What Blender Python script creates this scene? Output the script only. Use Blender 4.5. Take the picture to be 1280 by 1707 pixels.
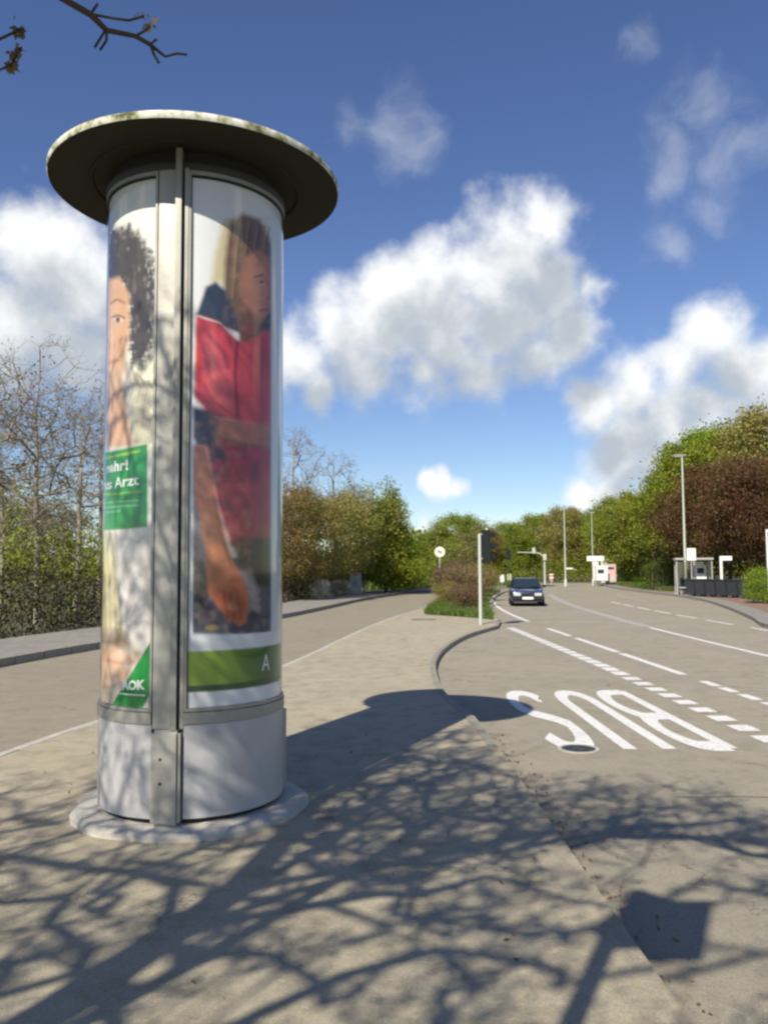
import bpy, bmesh, math, random
import numpy as np
from mathutils import Vector, Matrix

for o in list(bpy.data.objects):
    bpy.data.objects.remove(o)
SC = bpy.context.scene
COL = SC.collection
rnd = random.Random(11)
nrs = np.random.RandomState(5)

# ------------------------------------------------------------------ camera
CAM_H, PITCH, ROLL = 1.75, 0.0689, 0.006
fwd = Vector((0, math.cos(PITCH), math.sin(PITCH)))
right = Vector((1, 0, 0))
up = right.cross(fwd)
c_, s_ = math.cos(ROLL), math.sin(ROLL)
rx, ux = right * c_ - up * s_, up * c_ + right * s_
cam = bpy.data.cameras.new('camera')
cam.sensor_fit = 'VERTICAL'
cam.sensor_height = 24
cam.lens = 1385 / 1707 * 24
cam.clip_end = 3000
camo = bpy.data.objects.new('camera', cam)
COL.objects.link(camo)
camo.matrix_world = Matrix(((rx.x, ux.x, -fwd.x, 0), (rx.y, ux.y, -fwd.y, 0), (rx.z, ux.z, -fwd.z, CAM_H), (0, 0, 0, 1)))
SC.camera = camo
SC.render.filter_size = 2.5
try:
    SC.cycles.pixel_filter_type = 'BLACKMAN_HARRIS'
    SC.cycles.filter_width = 2.5
    SC.cycles.max_bounces = 8
    SC.cycles.transparent_max_bounces = 12
except Exception:
    pass

# ------------------------------------------------------------------ sun, sky, exposure
SUN_AZ, SUN_EL = math.radians(25), math.radians(41.5)      # shadows run 25 degrees to the right of the view
ldir = Vector((math.sin(SUN_AZ) * math.cos(SUN_EL), math.cos(SUN_AZ) * math.cos(SUN_EL), -math.sin(SUN_EL)))
sun = bpy.data.lights.new('sun', 'SUN')
sun.energy = 4.2
sun.angle = math.radians(0.53)
sun.color = (1.0, 0.92, 0.79)
suno = bpy.data.objects.new('sun', sun)
COL.objects.link(suno)
suno.rotation_euler = ldir.to_track_quat('-Z', 'Y').to_euler()
suno.location = (-8, -16, 20)
SC.view_settings.view_transform = 'Standard'
SC.view_settings.look = 'None'
SC.view_settings.gamma = 1
SC.view_settings.exposure = 0.66
SC.view_settings.use_curve_mapping = False

W = bpy.data.worlds.new('World')
SC.world = W
W.use_nodes = True
W.cycles.sampling_method = 'MANUAL'
W.cycles.sample_map_resolution = 256
SKY_STRENGTH = 0.074
# cloud lobes, mostly converted from image pixels: azimuth from the road's direction (clockwise), elevation, radius, all in degrees
BIG = [(11.2, 22.7, 2.56), (9.8, 21.0, 3.72), (12.2, 18.6, 3.10), (6.8, 19.3, 3.52), (3.5, 19.0, 3.31), (0.7, 19.4, 2.56), (0.1, 16.3, 3.93), (-3.3, 15.9, 3.31), (-5.8, 14.3, 2.56), (4.3, 15.5, 3.93), (8.9, 16.5, 4.14), (12.5, 15.9, 2.69), (14.4, 18.2, 1.57), (-4.5, 12.3, 1.65), (-23.1, 19.5, 3.31), (-20.5, 18.0, 4.14), (-23.0, 15.6, 4.14), (-24.7, 13.2, 3.31), (-19.7, 14.0, 2.90), (-21.7, 20.8, 2.28), (-24.9, 20.0, 2.48), (21.9, 14.7, 2.56), (23.6, 11.9, 3.10), (19.8, 13.0, 2.69), (17.1, 11.7, 2.69), (14.4, 10.9, 2.07), (25.0, 12.5, 2.07), (19.0, 10.0, 2.90), (21.9, 9.8, 2.48), (15.8, 6.6, 2.56), (18.1, 6.5, 2.48), (13.7, 4.9, 1.86), (20.0, 7.2, 2.48)]
SMALL = [(4.3, 5.95, 1.25), (3.3, 5.85, 1.25), (5.3, 5.7, 1.15), (2.6, 5.9, 0.95), (3.3, 2.6, 1.41), (2.1, 1.8, 1.03)]
WISPS = [(1.0, 28.7, 2.48), (-1.5, 28.9, 1.65), (2.3, 27.8, 1.65), (18.1, 32.3, 1.49), (20.2, 26.6, 2.48), (24.4, 24.6, 2.28), (22.9, 27.5, 2.48), (19.8, 24.6, 1.65), (19.3, 20.8, 1.86), (22.7, 22.5, 1.65)]
SMALL = [(a, e, r * 0.82) for a, e, r in SMALL] + [(-1.0, 13.6, 2.4), (3.0, 13.0, 2.3), (6.8, 13.4, 2.6), (10.3, 13.9, 2.4), (1.2, 18.0, 2.6), (5.0, 17.6, 2.8), (17.4, 8.4, 2.5), (20.6, 8.3, 2.5), (23.6, 9.0, 2.5), (15.6, 5.0, 2.2), (18.0, 4.6, 2.2), (20.8, 5.2, 2.2), (24.6, 10.0, 2.2)]
_r = random.Random(3)
for k in range(9):                                           # the same broken cumulus goes on all round
    a0, e0 = 52 + k * 31 + _r.uniform(-8, 8), _r.uniform(11, 22)
    for j in range(2):
        BIG.append((a0 + _r.uniform(-6, 6), e0 + _r.uniform(-2, 2.5), _r.uniform(2.8, 4.5)))


def sky_dir(a, e):
    a, e = math.radians(a), math.radians(e)
    return (math.sin(a) * math.cos(e), math.cos(a) * math.cos(e), math.sin(e))


class NT:
    """small helper to wire node trees"""
    def __init__(self, tree):
        self.t = tree

    def n(self, typ, **kw):
        nd = self.t.nodes.new(typ)
        ins = kw.pop('ins', {})
        for k, v in kw.items():
            setattr(nd, k, v)
        for k, v in ins.items():
            if isinstance(v, bpy.types.NodeSocket):
                self.t.links.new(v, nd.inputs[k])
            else:
                nd.inputs[k].default_value = v
        return nd

    def math(self, op, a, b=0.0, c=0.0, clamp=False):
        nd = self.n('ShaderNodeMath', operation=op, use_clamp=clamp, ins={0: a, 1: b, 2: c})
        return nd.outputs[0]

    def vmath(self, op, a, b=(0, 0, 0), scale=None):
        nd = self.n('ShaderNodeVectorMath', operation=op, ins={0: a, 1: b})
        if scale is not None:
            nd.inputs['Scale'].default_value = scale
        return nd.outputs['Value'] if op in ('DISTANCE', 'LENGTH', 'DOT_PRODUCT') else nd.outputs[0]

    def smooth(self, x, a, b, lo=0.0, hi=1.0):
        nd = self.n('ShaderNodeMapRange', interpolation_type='SMOOTHSTEP', ins={0: x, 1: a, 2: b, 3: lo, 4: hi})
        return nd.outputs[0]

    def noise(self, vec, scale, detail=4, rough=0.55, out=0, dist=0.0):
        nd = self.n('ShaderNodeTexNoise', ins={'Scale': scale, 'Detail': detail, 'Roughness': rough, 'Distortion': dist})
        if vec is not None:
            self.t.links.new(vec, nd.inputs['Vector'])
        return nd.outputs[out]

    def mix(self, fac, a, b, blend='MIX'):
        nd = self.n('ShaderNodeMix', data_type='RGBA', blend_type=blend)
        for k, v in ((0, fac), (6, a), (7, b)):
            if isinstance(v, bpy.types.NodeSocket):
                self.t.links.new(v, nd.inputs[k])
            else:
                nd.inputs[k].default_value = v if k == 0 else (*v[:3], 1)
        return nd.outputs[2]

    def ramp(self, fac, stops):
        nd = self.n('ShaderNodeValToRGB', ins={0: fac})
        el = nd.color_ramp.elements
        while len(el) < len(stops):
            el.new(0.5)
        for e, (p, c) in zip(el, stops):
            e.position = p
            e.color = (*c, 1) if len(c) == 3 else c
        return nd.outputs[0]


grp = bpy.data.node_groups.new('cloud_field', 'ShaderNodeTree')
grp.interface.new_socket('Vector', in_out='INPUT', socket_type='NodeSocketVector')
grp.interface.new_socket('Field', in_out='OUTPUT', socket_type='NodeSocketFloat')
g = NT(grp)
gi = g.n('NodeGroupInput').outputs[0]
warp = g.vmath('SUBTRACT', g.noise(gi, 16, 3, 0.5, out=1), (0.5, 0.5, 0.5))
wv = g.vmath('ADD', gi, g.vmath('SCALE', warp, scale=0.05))
acc = None
for (a, e, r) in BIG + SMALL:
    d = g.vmath('DISTANCE', wv, sky_dir(a, e))
    v = g.math('MULTIPLY_ADD', d, -1 / math.radians(r * 1.28), 1.0)
    acc = v if acc is None else g.math('SMOOTH_MAX', acc, v, 0.25)
acc = g.math('MAXIMUM', acc, -1.0)
fb = g.noise(gi, 17, 7, 0.56)
fld = g.math('MULTIPLY_ADD', g.math('SUBTRACT', fb, 0.5), 1.4, acc)
g.t.links.new(fld, g.n('NodeGroupOutput').inputs[0])

t = NT(W.node_tree)
for n_ in list(W.node_tree.nodes):
    W.node_tree.nodes.remove(n_)
dirv = t.n('ShaderNodeTexCoord').outputs['Generated']
sky = t.n('ShaderNodeTexSky', sky_type='NISHITA', sun_disc=False, sun_elevation=SUN_EL, sun_rotation=math.pi + SUN_AZ,
          altitude=200, air_density=1.0, dust_density=0.15, ozone_density=3.2)
f0 = t.n('ShaderNodeGroup', node_tree=grp, ins={0: dirv}).outputs[0]
f1 = t.n('ShaderNodeGroup', node_tree=grp, ins={0: t.vmath('ADD', dirv, (-0.012, 0, 0.055))}).outputs[0]
dens = t.smooth(f0, 0.0, 0.8)
shade = t.smooth(f1, -0.05, 0.85)
cc = t.mix(shade, (8.9, 9.0, 9.0), (4.4, 4.85, 5.4))
wacc = None
wn = t.vmath('SUBTRACT', t.noise(dirv, 9, 3, 0.5, out=1), (0.5, 0.5, 0.5))
wdir = t.vmath('ADD', dirv, t.vmath('SCALE', wn, scale=0.09))
for (a, e, r) in WISPS:
    v = t.math('MULTIPLY_ADD', t.vmath('DISTANCE', wdir, sky_dir(a, e)), -1 / math.radians(r * 1.2), 1.0)
    wacc = v if wacc is None else t.math('SMOOTH_MAX', wacc, v, 0.3)
wf = t.math('MULTIPLY_ADD', t.math('SUBTRACT', t.noise(wdir, 15, 7, 0.6), 0.5), 2.2, wacc)
wdens = t.math('MULTIPLY', t.smooth(wf, 0.0, 1.2), 0.36)
skyc = t.n('ShaderNodeHueSaturation', ins={'Saturation': 1.10, 'Hue': 0.513, 'Color': sky.outputs[0]}).outputs[0]
col = t.mix(wdens, skyc, (6.5, 6.8, 7.2))
col = t.mix(dens, col, cc)
bg = t.n('ShaderNodeBackground', ins={0: col, 1: SKY_STRENGTH})
W.node_tree.links.new(bg.outputs[0], t.n('ShaderNodeOutputWorld').inputs[0])

# ------------------------------------------------------------------ materials
MATS = {}


def srgb(r, g_, b):
    return tuple(((v / 255) / 12.92 if v / 255 < 0.04045 else ((v / 255 + 0.055) / 1.055) ** 2.4) for v in (r, g_, b))


def new_mat(name):
    m = bpy.data.materials.new(name)
    m.use_nodes = True
    t = NT(m.node_tree)
    b = m.node_tree.nodes['Principled BSDF']
    MATS[name] = m
    return m, t, b


def lnk(t, a, b):
    t.t.links.new(a, b)


def plain(name, c, rough=0.6, metal=0.0, var=0.12, scale=6, bump=0.0, bscale=60, spec=0.4, coat=0.0):
    """one base colour with mottled wear and a little relief"""
    m, t, b = new_mat(name)
    co = t.n('ShaderNodeTexCoord').outputs['Object']
    n1 = t.noise(co, scale, 5, 0.6)
    colr = t.mix(n1, tuple(v * (1 - var) for v in c), tuple(min(1, v * (1 + var)) for v in c))
    lnk(t, colr, b.inputs['Base Color'])
    rr = t.math('MULTIPLY_ADD', n1, 0.2, rough - 0.1)
    lnk(t, rr, b.inputs['Roughness'])
    b.inputs['Metallic'].default_value = metal
    b.inputs['Specular IOR Level'].default_value = spec
    b.inputs['Coat Weight'].default_value = coat
    if bump:
        bp = t.n('ShaderNodeBump', ins={'Strength': bump, 'Distance': 0.01, 'Height': t.noise(co, bscale, 6, 0.65)})
        lnk(t, bp.outputs[0], b.inputs['Normal'])
    return m


def asphalt(name, c, warm, grain=150, stain=0.25, patch=0.35):
    m, t, b = new_mat(name)
    co = t.n('ShaderNodeTexCoord').outputs['Object']
    big = t.noise(co, patch, 4, 0.6)
    mid = t.noise(co, 3.1, 6, 0.7)
    fine = t.noise(co, grain, 3, 0.75)
    grit = t.noise(co, 38, 5, 0.75)
    spk = t.n('ShaderNodeTexVoronoi', ins={'Vector': co, 'Scale': 55.0}).outputs['Distance']
    base = t.mix(t.smooth(big, 0.3, 0.7), c, warm)
    base = t.mix(t.smooth(mid, 0.42, 0.75), base, tuple(v * (1 - stain * 1.35) for v in c))
    base = t.mix(t.math('MULTIPLY', t.smooth(grit, 0.48, 0.66), 0.5), base, tuple(v * 0.62 for v in c))
    base = t.mix(t.math('MULTIPLY', t.smooth(fine, 0.45, 0.62), 0.5), base, tuple(v * 0.45 for v in c))
    base = t.mix(t.smooth(spk, 0.24, 0.02, 0.0, 0.6), base, tuple(min(1, v * 1.9) for v in warm))
    # oil drops and tread marks
    spots = t.smooth(t.noise(co, 1.9, 2, 0.4), 0.68, 0.76, 0.0, 0.35)
    base = t.mix(spots, base, tuple(v * 0.35 for v in c))
    # hairline cracks
    warp = t.vmath('ADD', co, t.vmath('SCALE', t.noise(co, 2.2, 4, 0.6, out=1), scale=0.9))
    ck = t.n('ShaderNodeTexVoronoi', feature='DISTANCE_TO_EDGE', ins={'Vector': warp, 'Scale': 0.33}).outputs['Distance']
    ckm = t.math('MULTIPLY', t.smooth(ck, 0.006, 0.001), t.smooth(t.noise(co, 0.6, 2, 0.5), 0.48, 0.6))
    base = t.mix(t.math('MULTIPLY', ckm, 0.7), base, tuple(v * 0.25 for v in c))
    lnk(t, base, b.inputs['Base Color'])
    b.inputs['Roughness'].default_value = 0.86
    b.inputs['Specular IOR Level'].default_value = 0.3
    h = t.math('ADD', t.math('MULTIPLY', fine, 0.6), t.math('MULTIPLY', grit, 0.9))
    bp = t.n('ShaderNodeBump', ins={'Strength': 0.8, 'Distance': 0.008, 'Height': h})
    lnk(t, bp.outputs[0], b.inputs['Normal'])
    return m


def leafmat(name, a, b_, c=None, rough=0.55, trans=0.35):
    """leaf colour that varies from clump to clump and from leaf to leaf"""
    m, t, b = new_mat(name)
    geo = t.n('ShaderNodeNewGeometry')
    obi = t.n('ShaderNodeObjectInfo')
    co = t.n('ShaderNodeTexCoord').outputs['Object']
    n1 = t.noise(co, 0.9, 3, 0.6)
    colr = t.mix(t.smooth(n1, 0.35, 0.65), a, b_)
    if c:
        colr = t.mix(t.smooth(t.noise(co, 0.35, 2, 0.5), 0.5, 0.62), colr, c)
    colr = t.mix(t.math('MULTIPLY', geo.outputs['Random Per Island'], 0.42), colr, tuple(v * 0.45 for v in a))
    hs = t.n('ShaderNodeHueSaturation', ins={'Color': colr})
    lnk(t, t.math('MULTIPLY_ADD', obi.outputs['Random'], 0.04, 0.48), hs.inputs['Hue'])
    lnk(t, t.math('MULTIPLY_ADD', obi.outputs['Random'], 0.35, 0.85), hs.inputs['Value'])
    colr = hs.outputs[0]
    lnk(t, colr, b.inputs['Base Color'])
    b.inputs['Roughness'].default_value = rough
    b.inputs['Specular IOR Level'].default_value = 0.3
    tr = t.n('ShaderNodeBsdfTranslucent')
    lnk(t, colr, tr.inputs[0])
    mx = t.n('ShaderNodeMixShader', ins={0: trans})
    lnk(t, b.outputs[0], mx.inputs[1])
    lnk(t, tr.outputs[0], mx.inputs[2])
    lnk(t, mx.outputs[0], m.node_tree.nodes['Material Output'].inputs[0])
    return m


def glassmat(name, tint=(1, 1, 1), base=0.04, top=0.8, power=4.0, body=None):
    """clear pane: see-through with a reflection that grows at grazing angles"""
    m, t, b = new_mat(name)
    m.node_tree.nodes.remove(b)
    lw = t.n('ShaderNodeLayerWeight', ins={0: 0.5}).outputs['Facing']
    fac = t.math('MULTIPLY_ADD', t.math('POWER', lw, power), top, base)
    tr = t.n('ShaderNodeBsdfTransparent', ins={0: (*tint, 1)})
    gl = t.n('ShaderNodeBsdfGlossy', ins={0: (1, 1, 1, 1), 'Roughness': 0.06})
    mx = t.n('ShaderNodeMixShader', ins={0: fac})
    lnk(t, tr.outputs[0], mx.inputs[1])
    lnk(t, gl.outputs[0], mx.inputs[2])
    lnk(t, mx.outputs[0], m.node_tree.nodes['Material Output'].inputs[0])
    return m


asphalt('pavement_asphalt', (0.40, 0.355, 0.255), (0.45, 0.395, 0.283))
asphalt('road_asphalt', (0.315, 0.287, 0.218), (0.36, 0.323, 0.242), stain=0.16)
asphalt('side_road_asphalt', (0.285, 0.256, 0.192), (0.325, 0.287, 0.212), stain=0.13)
asphalt('walk_slabs', (0.27, 0.255, 0.23), (0.32, 0.29, 0.25))
asphalt('bike_path', (0.27, 0.17, 0.12), (0.31, 0.20, 0.14))
plain('kerb_stone', (0.25, 0.235, 0.195), 0.85, var=0.3, scale=9, bump=0.4)
plain('tar', (0.035, 0.034, 0.033), 0.7)
m, t, b = new_mat('road_paint')
co = t.n('ShaderNodeTexCoord').outputs['Object']
wear = t.math('MULTIPLY', t.smooth(t.noise(co, 26, 6, 0.7), 0.50, 0.66), 0.75)
lnk(t, t.mix(wear, (0.70, 0.69, 0.65), (0.30, 0.285, 0.25)), b.inputs['Base Color'])
b.inputs['Roughness'].default_value = 0.7
m, t, b = new_mat('worn_paint')
co = t.n('ShaderNodeTexCoord').outputs['Object']
wear = t.smooth(t.noise(co, 14, 6, 0.7), 0.35, 0.6)
lnk(t, t.mix(wear, (0.47, 0.45, 0.40), (0.27, 0.25, 0.215)), b.inputs['Base Color'])
b.inputs['Roughness'].default_value = 0.8
m, t, b = new_mat('soil')
co = t.n('ShaderNodeTexCoord').outputs['Object']
lnk(t, t.mix(t.noise(co, 1.3, 5, 0.6), (0.055, 0.065, 0.022), (0.10, 0.085, 0.04)), b.inputs['Base Color'])
b.inputs['Roughness'].default_value = 0.95
leafmat('grass', (0.10, 0.16, 0.025), (0.14, 0.20, 0.035), (0.16, 0.17, 0.06))
plain('bark', (0.06, 0.05, 0.04), 0.9, var=0.35, scale=14, bump=0.6, bscale=30)
plain('pale_bark', (0.26, 0.225, 0.175), 0.9, var=0.3, scale=10, bump=0.5, bscale=30)
plain('twig', (0.13, 0.105, 0.08), 0.9, var=0.25, scale=10)
leafmat('leaf_green', (0.21, 0.28, 0.02), (0.27, 0.31, 0.025), (0.165, 0.23, 0.018))
leafmat('leaf_fresh', (0.235, 0.295, 0.03), (0.28, 0.31, 0.04), (0.19, 0.25, 0.028))
leafmat('leaf_olive', (0.26, 0.225, 0.05), (0.31, 0.24, 0.085), (0.21, 0.225, 0.036))
leafmat('leaf_brown', (0.25, 0.18, 0.085), (0.30, 0.215, 0.115), (0.20, 0.155, 0.07))
leafmat('leaf_sparse', (0.27, 0.245, 0.12), (0.26, 0.215, 0.13), (0.22, 0.23, 0.09))
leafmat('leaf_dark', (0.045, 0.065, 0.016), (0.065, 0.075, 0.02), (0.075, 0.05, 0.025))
leafmat('leaf_hedge', (0.055, 0.05, 0.02), (0.085, 0.06, 0.03), (0.05, 0.065, 0.018))
leafmat('leaf_red', (0.115, 0.045, 0.026), (0.15, 0.085, 0.03), (0.10, 0.036, 0.024))
leafmat('blossom', (0.55, 0.55, 0.45), (0.5, 0.5, 0.40), trans=0.2)
plain('galvanised', (0.40, 0.40, 0.37), 0.5, 0.3, var=0.2, scale=12)
plain('pale_pole', (0.50, 0.52, 0.45), 0.5, 0.1, var=0.15, scale=8)
plain('aluminium', (0.40, 0.39, 0.345), 0.42, 0.45, var=0.16, scale=5, bump=0.08, bscale=25)
plain('anodised', (0.33, 0.325, 0.29), 0.45, 0.4, var=0.2, scale=4)
plain('base_sheet', (0.45, 0.45, 0.45), 0.45, 0.25, var=0.16, scale=3.2, bump=0.06, bscale=18)
plain('seal', (0.018, 0.018, 0.018), 0.6)
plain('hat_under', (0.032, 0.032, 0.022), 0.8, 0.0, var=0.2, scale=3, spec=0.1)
plain('neck', (0.03, 0.03, 0.028), 0.6)
plain('concrete', (0.43, 0.41, 0.355), 0.9, var=0.35, scale=7, bump=0.7, bscale=35)
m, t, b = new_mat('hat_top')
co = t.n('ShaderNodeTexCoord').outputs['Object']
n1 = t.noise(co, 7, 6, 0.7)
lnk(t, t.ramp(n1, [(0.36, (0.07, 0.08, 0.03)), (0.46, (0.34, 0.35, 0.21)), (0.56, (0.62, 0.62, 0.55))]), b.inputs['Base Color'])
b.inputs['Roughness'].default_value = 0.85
m, t, b = new_mat('poster_print')
vc = t.n('ShaderNodeVertexColor', layer_name='print')
lnk(t, vc.outputs[0], b.inputs['Base Color'])
b.inputs['Roughness'].default_value = 0.5
b.inputs['Specular IOR Level'].default_value = 0.25
plain('print_white', (0.80, 0.82, 0.76), 0.5, var=0.02)
glassmat('clear_pane', (0.97, 0.98, 0.98), 0.03, 0.62, 5.0)
glassmat('shelter_glass', (0.62, 0.68, 0.64), 0.10, 0.8)
plain('signal_black', (0.012, 0.014, 0.015), 0.45, var=0.2)
plain('signal_green', (0.03, 0.06, 0.05), 0.5)
m, t, b = new_mat('lens_dark')
b.inputs['Base Color'].default_value = (0.03, 0.02, 0.015, 1)
b.inputs['Roughness'].default_value = 0.15
plain('sign_white', (0.76, 0.76, 0.72), 0.5, var=0.05)
plain('sign_cream', (0.66, 0.68, 0.42), 0.5, var=0.06)
plain('sign_dark', (0.03, 0.035, 0.03), 0.5)
plain('sign_red', (0.45, 0.03, 0.03), 0.5)
plain('sign_pink', (0.55, 0.36, 0.34), 0.6)
plain('bin_dark', (0.035, 0.04, 0.048), 0.5, var=0.3)
plain('render_cream', (0.60, 0.56, 0.46), 0.85, var=0.12)
plain('roof_tile', (0.16, 0.07, 0.045), 0.8, var=0.3)
plain('cabinet_grey', (0.42, 0.44, 0.42), 0.6, var=0.1)
plain('window_dark', (0.02, 0.025, 0.03), 0.15)
plain('car_paint', (0.018, 0.024, 0.055), 0.22, 0.3, var=0.05, coat=1.0, spec=0.6)
plain('car_trim', (0.014, 0.014, 0.015), 0.6)
plain('tyre', (0.012, 0.012, 0.012), 0.85)
plain('rim_metal', (0.30, 0.30, 0.30), 0.35, 0.7)
plain('headlamp', (0.62, 0.65, 0.68), 0.12, 0.3, coat=1.0)
plain('plate_white', (0.8, 0.8, 0.76), 0.5, var=0.03)
m, t, b = new_mat('car_glass')
b.inputs['Base Color'].default_value = (0.02, 0.03, 0.035, 1)
b.inputs['Roughness'].default_value = 0.05
b.inputs['Coat Weight'].default_value = 1.0


# ------------------------------------------------------------------ mesh helpers
def link(name, me, mat=None, parent=None):
    o = bpy.data.objects.new(name, me)
    COL.objects.link(o)
    if mat is not None and me is not None and len(me.materials) == 0:
        me.materials.append(MATS[mat])
    if parent is not None:
        o.parent = parent
    return o


def tag(o, label=None, cat=None, group=None, kind=None):
    for k, v in (('label', label), ('category', cat), ('group', group), ('kind', kind)):
        if v:
            o[k] = v
    return o


def empty(name, loc, rz=0.0):
    o = bpy.data.objects.new(name, None)
    COL.objects.link(o)
    o.location = loc
    o.rotation_euler.z = rz
    o.empty_display_size = 0.2
    return o


def np_mesh(name, V, Q, smooth=False):
    """mesh from arrays: V (n,3), Q (m,k) faces that all have k corners"""
    V = np.asarray(V, np.float32)
    Q = np.asarray(Q, np.int32)
    me = bpy.data.meshes.new(name)
    me.vertices.add(len(V))
    me.vertices.foreach_set('co', V.ravel())
    k = Q.shape[1]
    me.loops.add(Q.size)
    me.loops.foreach_set('vertex_index', Q.ravel())
    me.polygons.add(len(Q))
    me.polygons.foreach_set('loop_start', np.arange(len(Q), dtype=np.int32) * k)
    me.polygons.foreach_set('loop_total', np.full(len(Q), k, np.int32))
    if smooth:
        me.polygons.foreach_set('use_smooth', np.ones(len(Q), bool))
    me.update(calc_edges=True)
    return me


class MB:
    """collects boxes, prisms, lathes and tubes; build() links them as one mesh object"""
    def __init__(self):
        self.v, self.f = [], []

    def add(self, vs, fs):
        o = len(self.v)
        self.v += [tuple(p) for p in vs]
        self.f += [tuple(i + o for i in f) for f in fs]
        return self

    def box(self, x0, x1, y0, y1, z0, z1):
        v = [(x, y, z) for z in (z0, z1) for x, y in ((x0, y0), (x1, y0), (x1, y1), (x0, y1))]
        return self.add(v, [(3, 2, 1, 0), (4, 5, 6, 7), (0, 1, 5, 4), (1, 2, 6, 5), (2, 3, 7, 6), (3, 0, 4, 7)])

    def prism(self, pts, z0, z1):
        n = len(pts)
        v = [(x, y, z0) for x, y in pts] + [(x, y, z1) for x, y in pts]
        f = [tuple(range(n))[::-1], tuple(range(n, 2 * n))]
        f += [(i, (i + 1) % n, n + (i + 1) % n, n + i) for i in range(n)]
        return self.add(v, f)

    def lathe(self, prof, n=48, cx=0, cy=0, cap=True):
        k = len(prof)
        v = [(cx + r * math.cos(2 * math.pi * i / n), cy + r * math.sin(2 * math.pi * i / n), z) for r, z in prof for i in range(n)]
        f = [(j * n + i, j * n + (i + 1) % n, (j + 1) * n + (i + 1) % n, (j + 1) * n + i) for j in range(k - 1) for i in range(n)]
        if cap:
            f += [tuple(range(n))[::-1], tuple(range((k - 1) * n, k * n))]
        return self.add(v, f)

    def tube(self, pts, rads, n=8):
        pts = [Vector(p) for p in pts]
        if not hasattr(rads, '__len__'):
            rads = [rads] * len(pts)
        v, f = [], []
        for i, p in enumerate(pts):
            d = (pts[min(i + 1, len(pts) - 1)] - pts[max(i - 1, 0)]).normalized()
            a = d.cross(Vector((0.31, 0.87, 0.11)) if abs(d.y) < 0.9 else Vector((1, 0, 0))).normalized()
            b = d.cross(a)
            for j in range(n):
                q = 2 * math.pi * j / n
                v.append(p + (a * math.cos(q) + b * math.sin(q)) * rads[i])
        for i in range(len(pts) - 1):
            for j in range(n):
                f.append((i * n + j, i * n + (j + 1) % n, (i + 1) * n + (j + 1) % n, (i + 1) * n + j))
        f += [tuple(range(n))[::-1], tuple(range((len(pts) - 1) * n, len(pts) * n))]
        return self.add(v, f)

    def sector(self, a0, a1, r0, r1, z0, z1, n=24):
        """piece of a ring wall"""
        v = []
        for i in range(n + 1):
            a = a0 + (a1 - a0) * i / n
            for r, z in ((r0, z0), (r1, z0), (r1, z1), (r0, z1)):
                v.append((r * math.cos(a), r * math.sin(a), z))
        f = [(3, 2, 1, 0), (n * 4, n * 4 + 1, n * 4 + 2, n * 4 + 3)]
        for i in range(n):
            for j in range(4):
                f.append((i * 4 + j, i * 4 + (j + 1) % 4, (i + 1) * 4 + (j + 1) % 4, (i + 1) * 4 + j))
        return self.add(v, f)

    def mesh(self, name, smooth=None, bevel=0.0):
        me = bpy.data.meshes.new(name)
        me.from_pydata(self.v, [], self.f)
        me.update()
        if bevel:
            bm = bmesh.new()
            bm.from_mesh(me)
            bmesh.ops.bevel(bm, geom=list(bm.edges), offset=bevel, segments=2, affect='EDGES', clamp_overlap=True)
            bm.to_mesh(me)
            bm.free()
        bm = bmesh.new()
        bm.from_mesh(me)
        bmesh.ops.recalc_face_normals(bm, faces=bm.faces)
        bm.to_mesh(me)
        bm.free()
        if smooth:
            me.polygons.foreach_set('use_smooth', np.ones(len(me.polygons), bool))
            me.set_sharp_from_angle(angle=math.radians(smooth))
        return me

    def build(self, name, mat, parent=None, smooth=None, bevel=0.0):
        return link(name, self.mesh(name, smooth, bevel), mat, parent)


def sheet(name, poly, z, mat, parent=None):
    """flat ground sheet from an outline (triangulated)"""
    bm = bmesh.new()
    vs = [bm.verts.new((x, y, z)) for x, y in poly]
    f = bm.faces.new(vs)
    bmesh.ops.triangulate(bm, faces=[f])
    bmesh.ops.recalc_face_normals(bm, faces=bm.faces)
    for f in bm.faces:
        if f.normal.z < 0:
            f.normal_flip()
    me = bpy.data.meshes.new(name)
    bm.to_mesh(me)
    bm.free()
    return link(name, me, mat, parent)


def spline(pts, n=8):
    """Catmull-Rom through 2-d points"""
    P = [np.array(p, float) for p in pts]
    P = [2 * P[0] - P[1]] + P + [2 * P[-1] - P[-2]]
    out = []
    for i in range(1, len(P) - 2):
        for k in range(n):
            t_ = k / n
            out.append(tuple(0.5 * (2 * P[i] + (P[i + 1] - P[i - 1]) * t_ + (2 * P[i - 1] - 5 * P[i] + 4 * P[i + 1] - P[i + 2]) * t_ ** 2
                                    + (3 * P[i] - P[i - 1] - 3 * P[i + 1] + P[i + 2]) * t_ ** 3)))
    out.append(tuple(P[-2]))
    return out


def offset(line, d):
    """shift a polyline to its right by d"""
    L = [Vector((x, y)) for x, y in line]
    out = []
    for i, p in enumerate(L):
        q = (L[min(i + 1, len(L) - 1)] - L[max(i - 1, 0)]).normalized()
        out.append((p.x + q.y * d, p.y - q.x * d))
    return out


def resample(line, step):
    L = [Vector((x, y)) for x, y in line]
    out, acc = [L[0]], 0.0
    for a, b_ in zip(L, L[1:]):
        seg = (b_ - a).length
        while acc + seg >= step:
            a = a + (b_ - a).normalized() * (step - acc)
            out.append(a.copy())
            seg = (b_ - a).length
            acc = 0.0
        acc += seg
    return [(p.x, p.y) for p in out]


def ribbon(line, w0, w1, z, name, mat, parent):
    """flat strip along a line, from w0 to w1 on its right side"""
    A, B = offset(line, w0), offset(line, w1)
    return sheet(name, A + B[::-1], z, mat, parent)


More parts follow.
